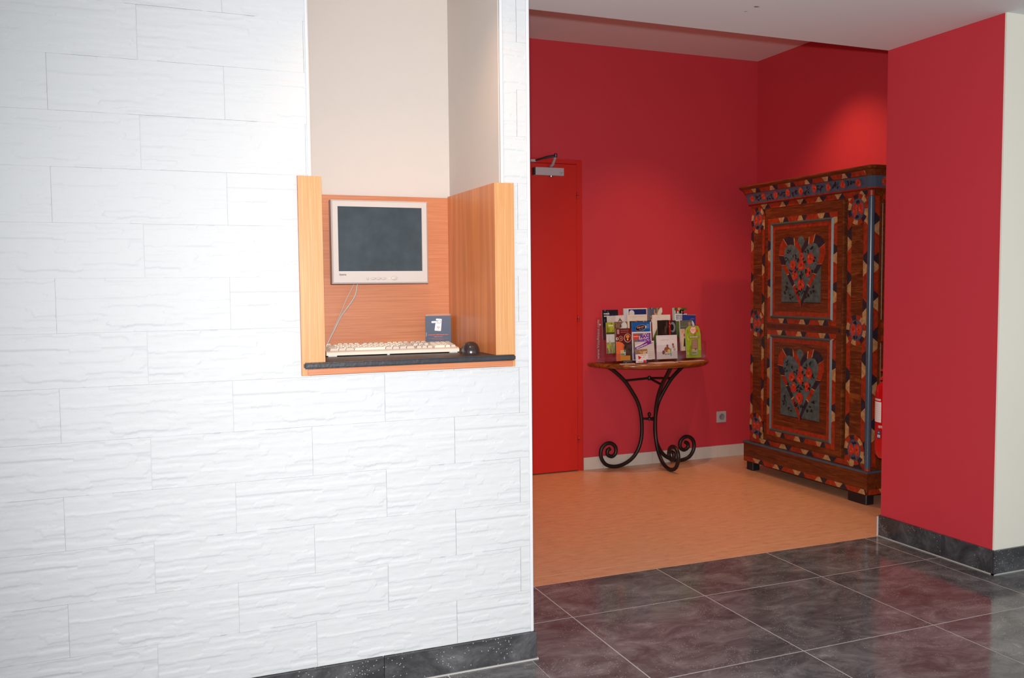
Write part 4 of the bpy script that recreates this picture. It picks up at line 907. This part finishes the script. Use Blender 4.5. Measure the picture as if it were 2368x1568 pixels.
for zlo, zhi, hb, ht, pb in ((1.047, 1.660, 1.115, 1.566, 1.153), (.308, .940, .402, .866, .428)):
    y1, y0 = 4.765, 4.190
    # coloured border round the panel
    d = Decal(*FR(XD)); w_ = .030
    border(d, (y1+w_, zhi), (y0-w_, zhi), 0, w_, (.10, .042, .040)); border(d, (y1+w_, zlo-w_), (y0-w_, zlo-w_), 0, w_, (.10, .042, .040))
    border(d, (y1, zlo), (y1, zhi), 0, w_, (.12, .06, .05)); border(d, (y0-w_, zlo), (y0-w_, zhi), 0, w_, (.12, .06, .05)); d.build('panel_border', dw, 'folk_paint')
    # teal frame moulding, four mitred bars
    mb = MB(); b_ = .019
    for q in ([(y1,zlo),(y0,zlo),(y0+b_,zlo+b_),(y1-b_,zlo+b_)], [(y1,zhi),(y0,zhi),(y0+b_,zhi-b_),(y1-b_,zhi-b_)], [(y1,zlo),(y1,zhi),(y1-b_,zhi-b_),(y1-b_,zlo+b_)], [(y0,zlo),(y0,zhi),(y0+b_,zhi-b_),(y0+b_,zlo+b_)]):
        c = [(XD, y, z) for y, z in q]; cy = sum(y for y, z in q)/4; cz = sum(z for y, z in q)/4
        mid = [(XD-.010, (q[k][0]+q[3-k][0])/2, (q[k][1]+q[3-k][1])/2) for k in (0, 1)]
        mb.add([c[0], c[1], c[2], c[3], mid[0], mid[1]], [(0,1,5,4), (3,2,5,4), (0,4,3), (1,5,2)])
    pm = obj('panel_moulding', mb, 'ward_teal', dw)
    d = Decal(*FR(XD)); a0, a1, c0, c1_ = y1-b_, y0+b_, zlo+b_, zhi-b_; r2 = .026
    d.poly(wd([(a0,c0),(a1,c0),(a1,c0+r2),(a0,c0+r2)]), RED, False); d.poly(wd([(a0,c1_-r2),(a1,c1_-r2),(a1,c1_),(a0,c1_)]), RED, False)
    d.poly(wd([(a0,c0+r2),(a0-r2*.8,c0+r2),(a0-r2*.8,c1_-r2),(a0,c1_-r2)]), RED, False); d.poly(wd([(a1+r2*.9,c0+r2),(a1,c0+r2),(a1,c1_-r2),(a1+r2*.9,c1_-r2)]), RED, False)
    d.h += d.step
    yl, yr = 4.656, 4.294
    d.poly(wd([(yl, pb), (yr, pb), (yr, pb+.29), (yl, pb+.29)]), (78, 96, 94)); d.rect(-yl, pb-.004, -yr, pb, (34, 24, 20))
    d.ell(-4.475, ht-.045, .034, .042, TEAL, 16)
    heart(d, 4.470, hb, ht, .216); d.build('painted_heart', dw, 'folk_paint')
d = Decal(*FR(XD)); d.h += .0001; d.poly(wd([(4.80,.982),(4.13,.982),(4.13,1.008),(4.80,1.008)]), (96, 40, 24)); d.build('rail_paint', dw, 'folk_paint')
# pilasters
def pilaster(ya, yb_, ovals):
    obj('pilaster', MB().box(XF-.006, XF, yb_, ya, .236, 1.760), 'ward_wood_band', wr)
    d = Decal(*FR(XF-.006)); bw = .032 if ya < 4.5 else .026
    border(d, (ya, .236), (ya, 1.758), -bw, 0, (.15, .065, .060), slant=.9); border(d, (yb_+bw, .236), (yb_+bw, 1.758), -bw, 0, (.15, .065, .060), slant=.9, start=1)
    d.h += d.step*2; cy = (ya+yb_)/2
    for z in ovals:
        rx, ry = (ya-yb_)*.5, .088; cc = [RED, CRM, RED, DRK, RED, CRM, DRK, RED, CRM, RED, DRK, CRM]; n = 24
        for i in range(12):
            ar = [2*math.pi*(i+k/3)/12 for k in range(4)]
            d.poly([(-cy+rx*math.cos(t), z+ry*math.sin(t)) for t in ar] + [(-cy+rx*.68*math.cos(t), z+ry*.70*math.sin(t)) for t in ar[::-1]], cc[i], False)
        d.h += d.step; d.ell(-cy, z, rx*.68, ry*.70, BLU, 20)
        rose(d, cy+rx*.30, z, rx*.28, 1.7); rose(d, cy-rx*.30, z+.004, rx*.28, 1.7)
        for q in (-1, 1):
            for k in range(3): leaf(d, cy+rw.uniform(-.012, .012), z+q*ry*.5+rw.uniform(-.006, .006), .011, rw.uniform(0, 3))
    for k in range(16):      # combed strokes
        z = rw.uniform(.42, 1.6)
        if min(abs(z-q) for q in ovals) > .1:
            h2 = (ya-yb_)/2-bw-.004; d.poly([(-cy-h2, z), (-cy+h2, z+.004), (-cy+h2, z+.0065), (-cy-h2, z+.0025)], (150, 84, 34))
    d.build('pilaster_paint', wr, 'folk_paint')
pilaster(4.086, 3.930, (1.690, 1.000, .305)); pilaster(4.984, 4.842, (1.690, 1.005, .315))

# ------------------------------------------------------------------ fire extinguisher behind the jamb
fe = thing('fire_extinguisher', (3.520, 3.515, .36), 'red fire extinguisher with white label hanging behind the red jamb', 'extinguisher')
ec = (3.520, 3.515, 0)
obj('cylinder', MB().lathe([(.045, .362), (.062, .366), (.075, .385), (.078, .41), (.078, .705), (.072, .735), (.055, .757), (.032, .768), (.022, .775)], ec, n=28), 'extinguisher', fe, smooth=True)
obj('valve', MB().lathe([(.02, .775), (.02, .785), (.016, .79), (.016, .815)], ec, n=14), 'steel', fe, smooth=True)
obj('lever', MB().box(3.455, 3.56, 3.502, 3.528, .818, .828, .003, 1), 'extinguisher', fe)
obj('carry_handle', MB().tube([(3.53, 3.515, .80), (3.49, 3.513, .795), (3.462, 3.512, .788), (3.447, 3.512, .778)], [.008, .009, .009, .007], 8), 'extinguisher', fe, smooth=True)
obj('hose', MB().tube(smooth_path([(3.535, 3.51, .80), (3.60, 3.52, .79), (3.612, 3.52, .72), (3.603, 3.52, .55)]), .009, 8), 'foot_black', fe, smooth=True)
obj('wall_bracket', MB().box(3.49, 3.55, YJ, 3.44, .66, .70), 'dark_metal', fe)
def curved(mb_r, a0, a1, z0, z1, n=8):
    V = [(ec[0]+mb_r*math.cos(t), ec[1]+mb_r*math.sin(t), z) for z in (z0, z1) for t in [a0+(a1-a0)*i/n for i in range(n+1)]]
    return V, [(i, i+1, n+2+i, n+1+i) for i in range(n)]
A0, A1 = math.radians(142), math.radians(188)
lb = obj('label', MB().add(*curved(.0788, A0, A1, .555, .66)), 'paper', fe); lb['label'] = 'white instruction label'
for i in range(8): obj('label_line', MB().add(*curved(.0790, A0+.05, A1-.05, .568+i*.011, .5692+i*.011)), 'metal', lb)
obj('label_heading', MB().add(*curved(.0788, A0, A1-.05, .666, .676)), 'board_white', fe)
a_c = math.radians(182); nrm = Vector((math.cos(a_c), math.sin(a_c), 0)); tx = Vector((0,0,1)).cross(nrm).normalized()
d = Decal(Vector(ec) + nrm*.0805 + Vector((0,0,.532)), tx, (0,0,1)); d.text('1878', .006, 0, .019, (226,220,220), bold=.0003, sx=.85); d.build('serial_number', fe)
d = Decal(Vector(ec) + nrm*.0805 + Vector((0,0,.49)), tx, (0,0,1)); d.h += .0012; d.rect(-.014, -.018, .010, .024, (70, 74, 88)); d.ell(-.002, .013, .004, .004, (170,180,220), 10); d.rect(-.010, -.012, .007, .001, (214,214,218)); d.rect(-.005, -.008, .002, -.003, (80,80,90)); d.build('class_symbols', fe)
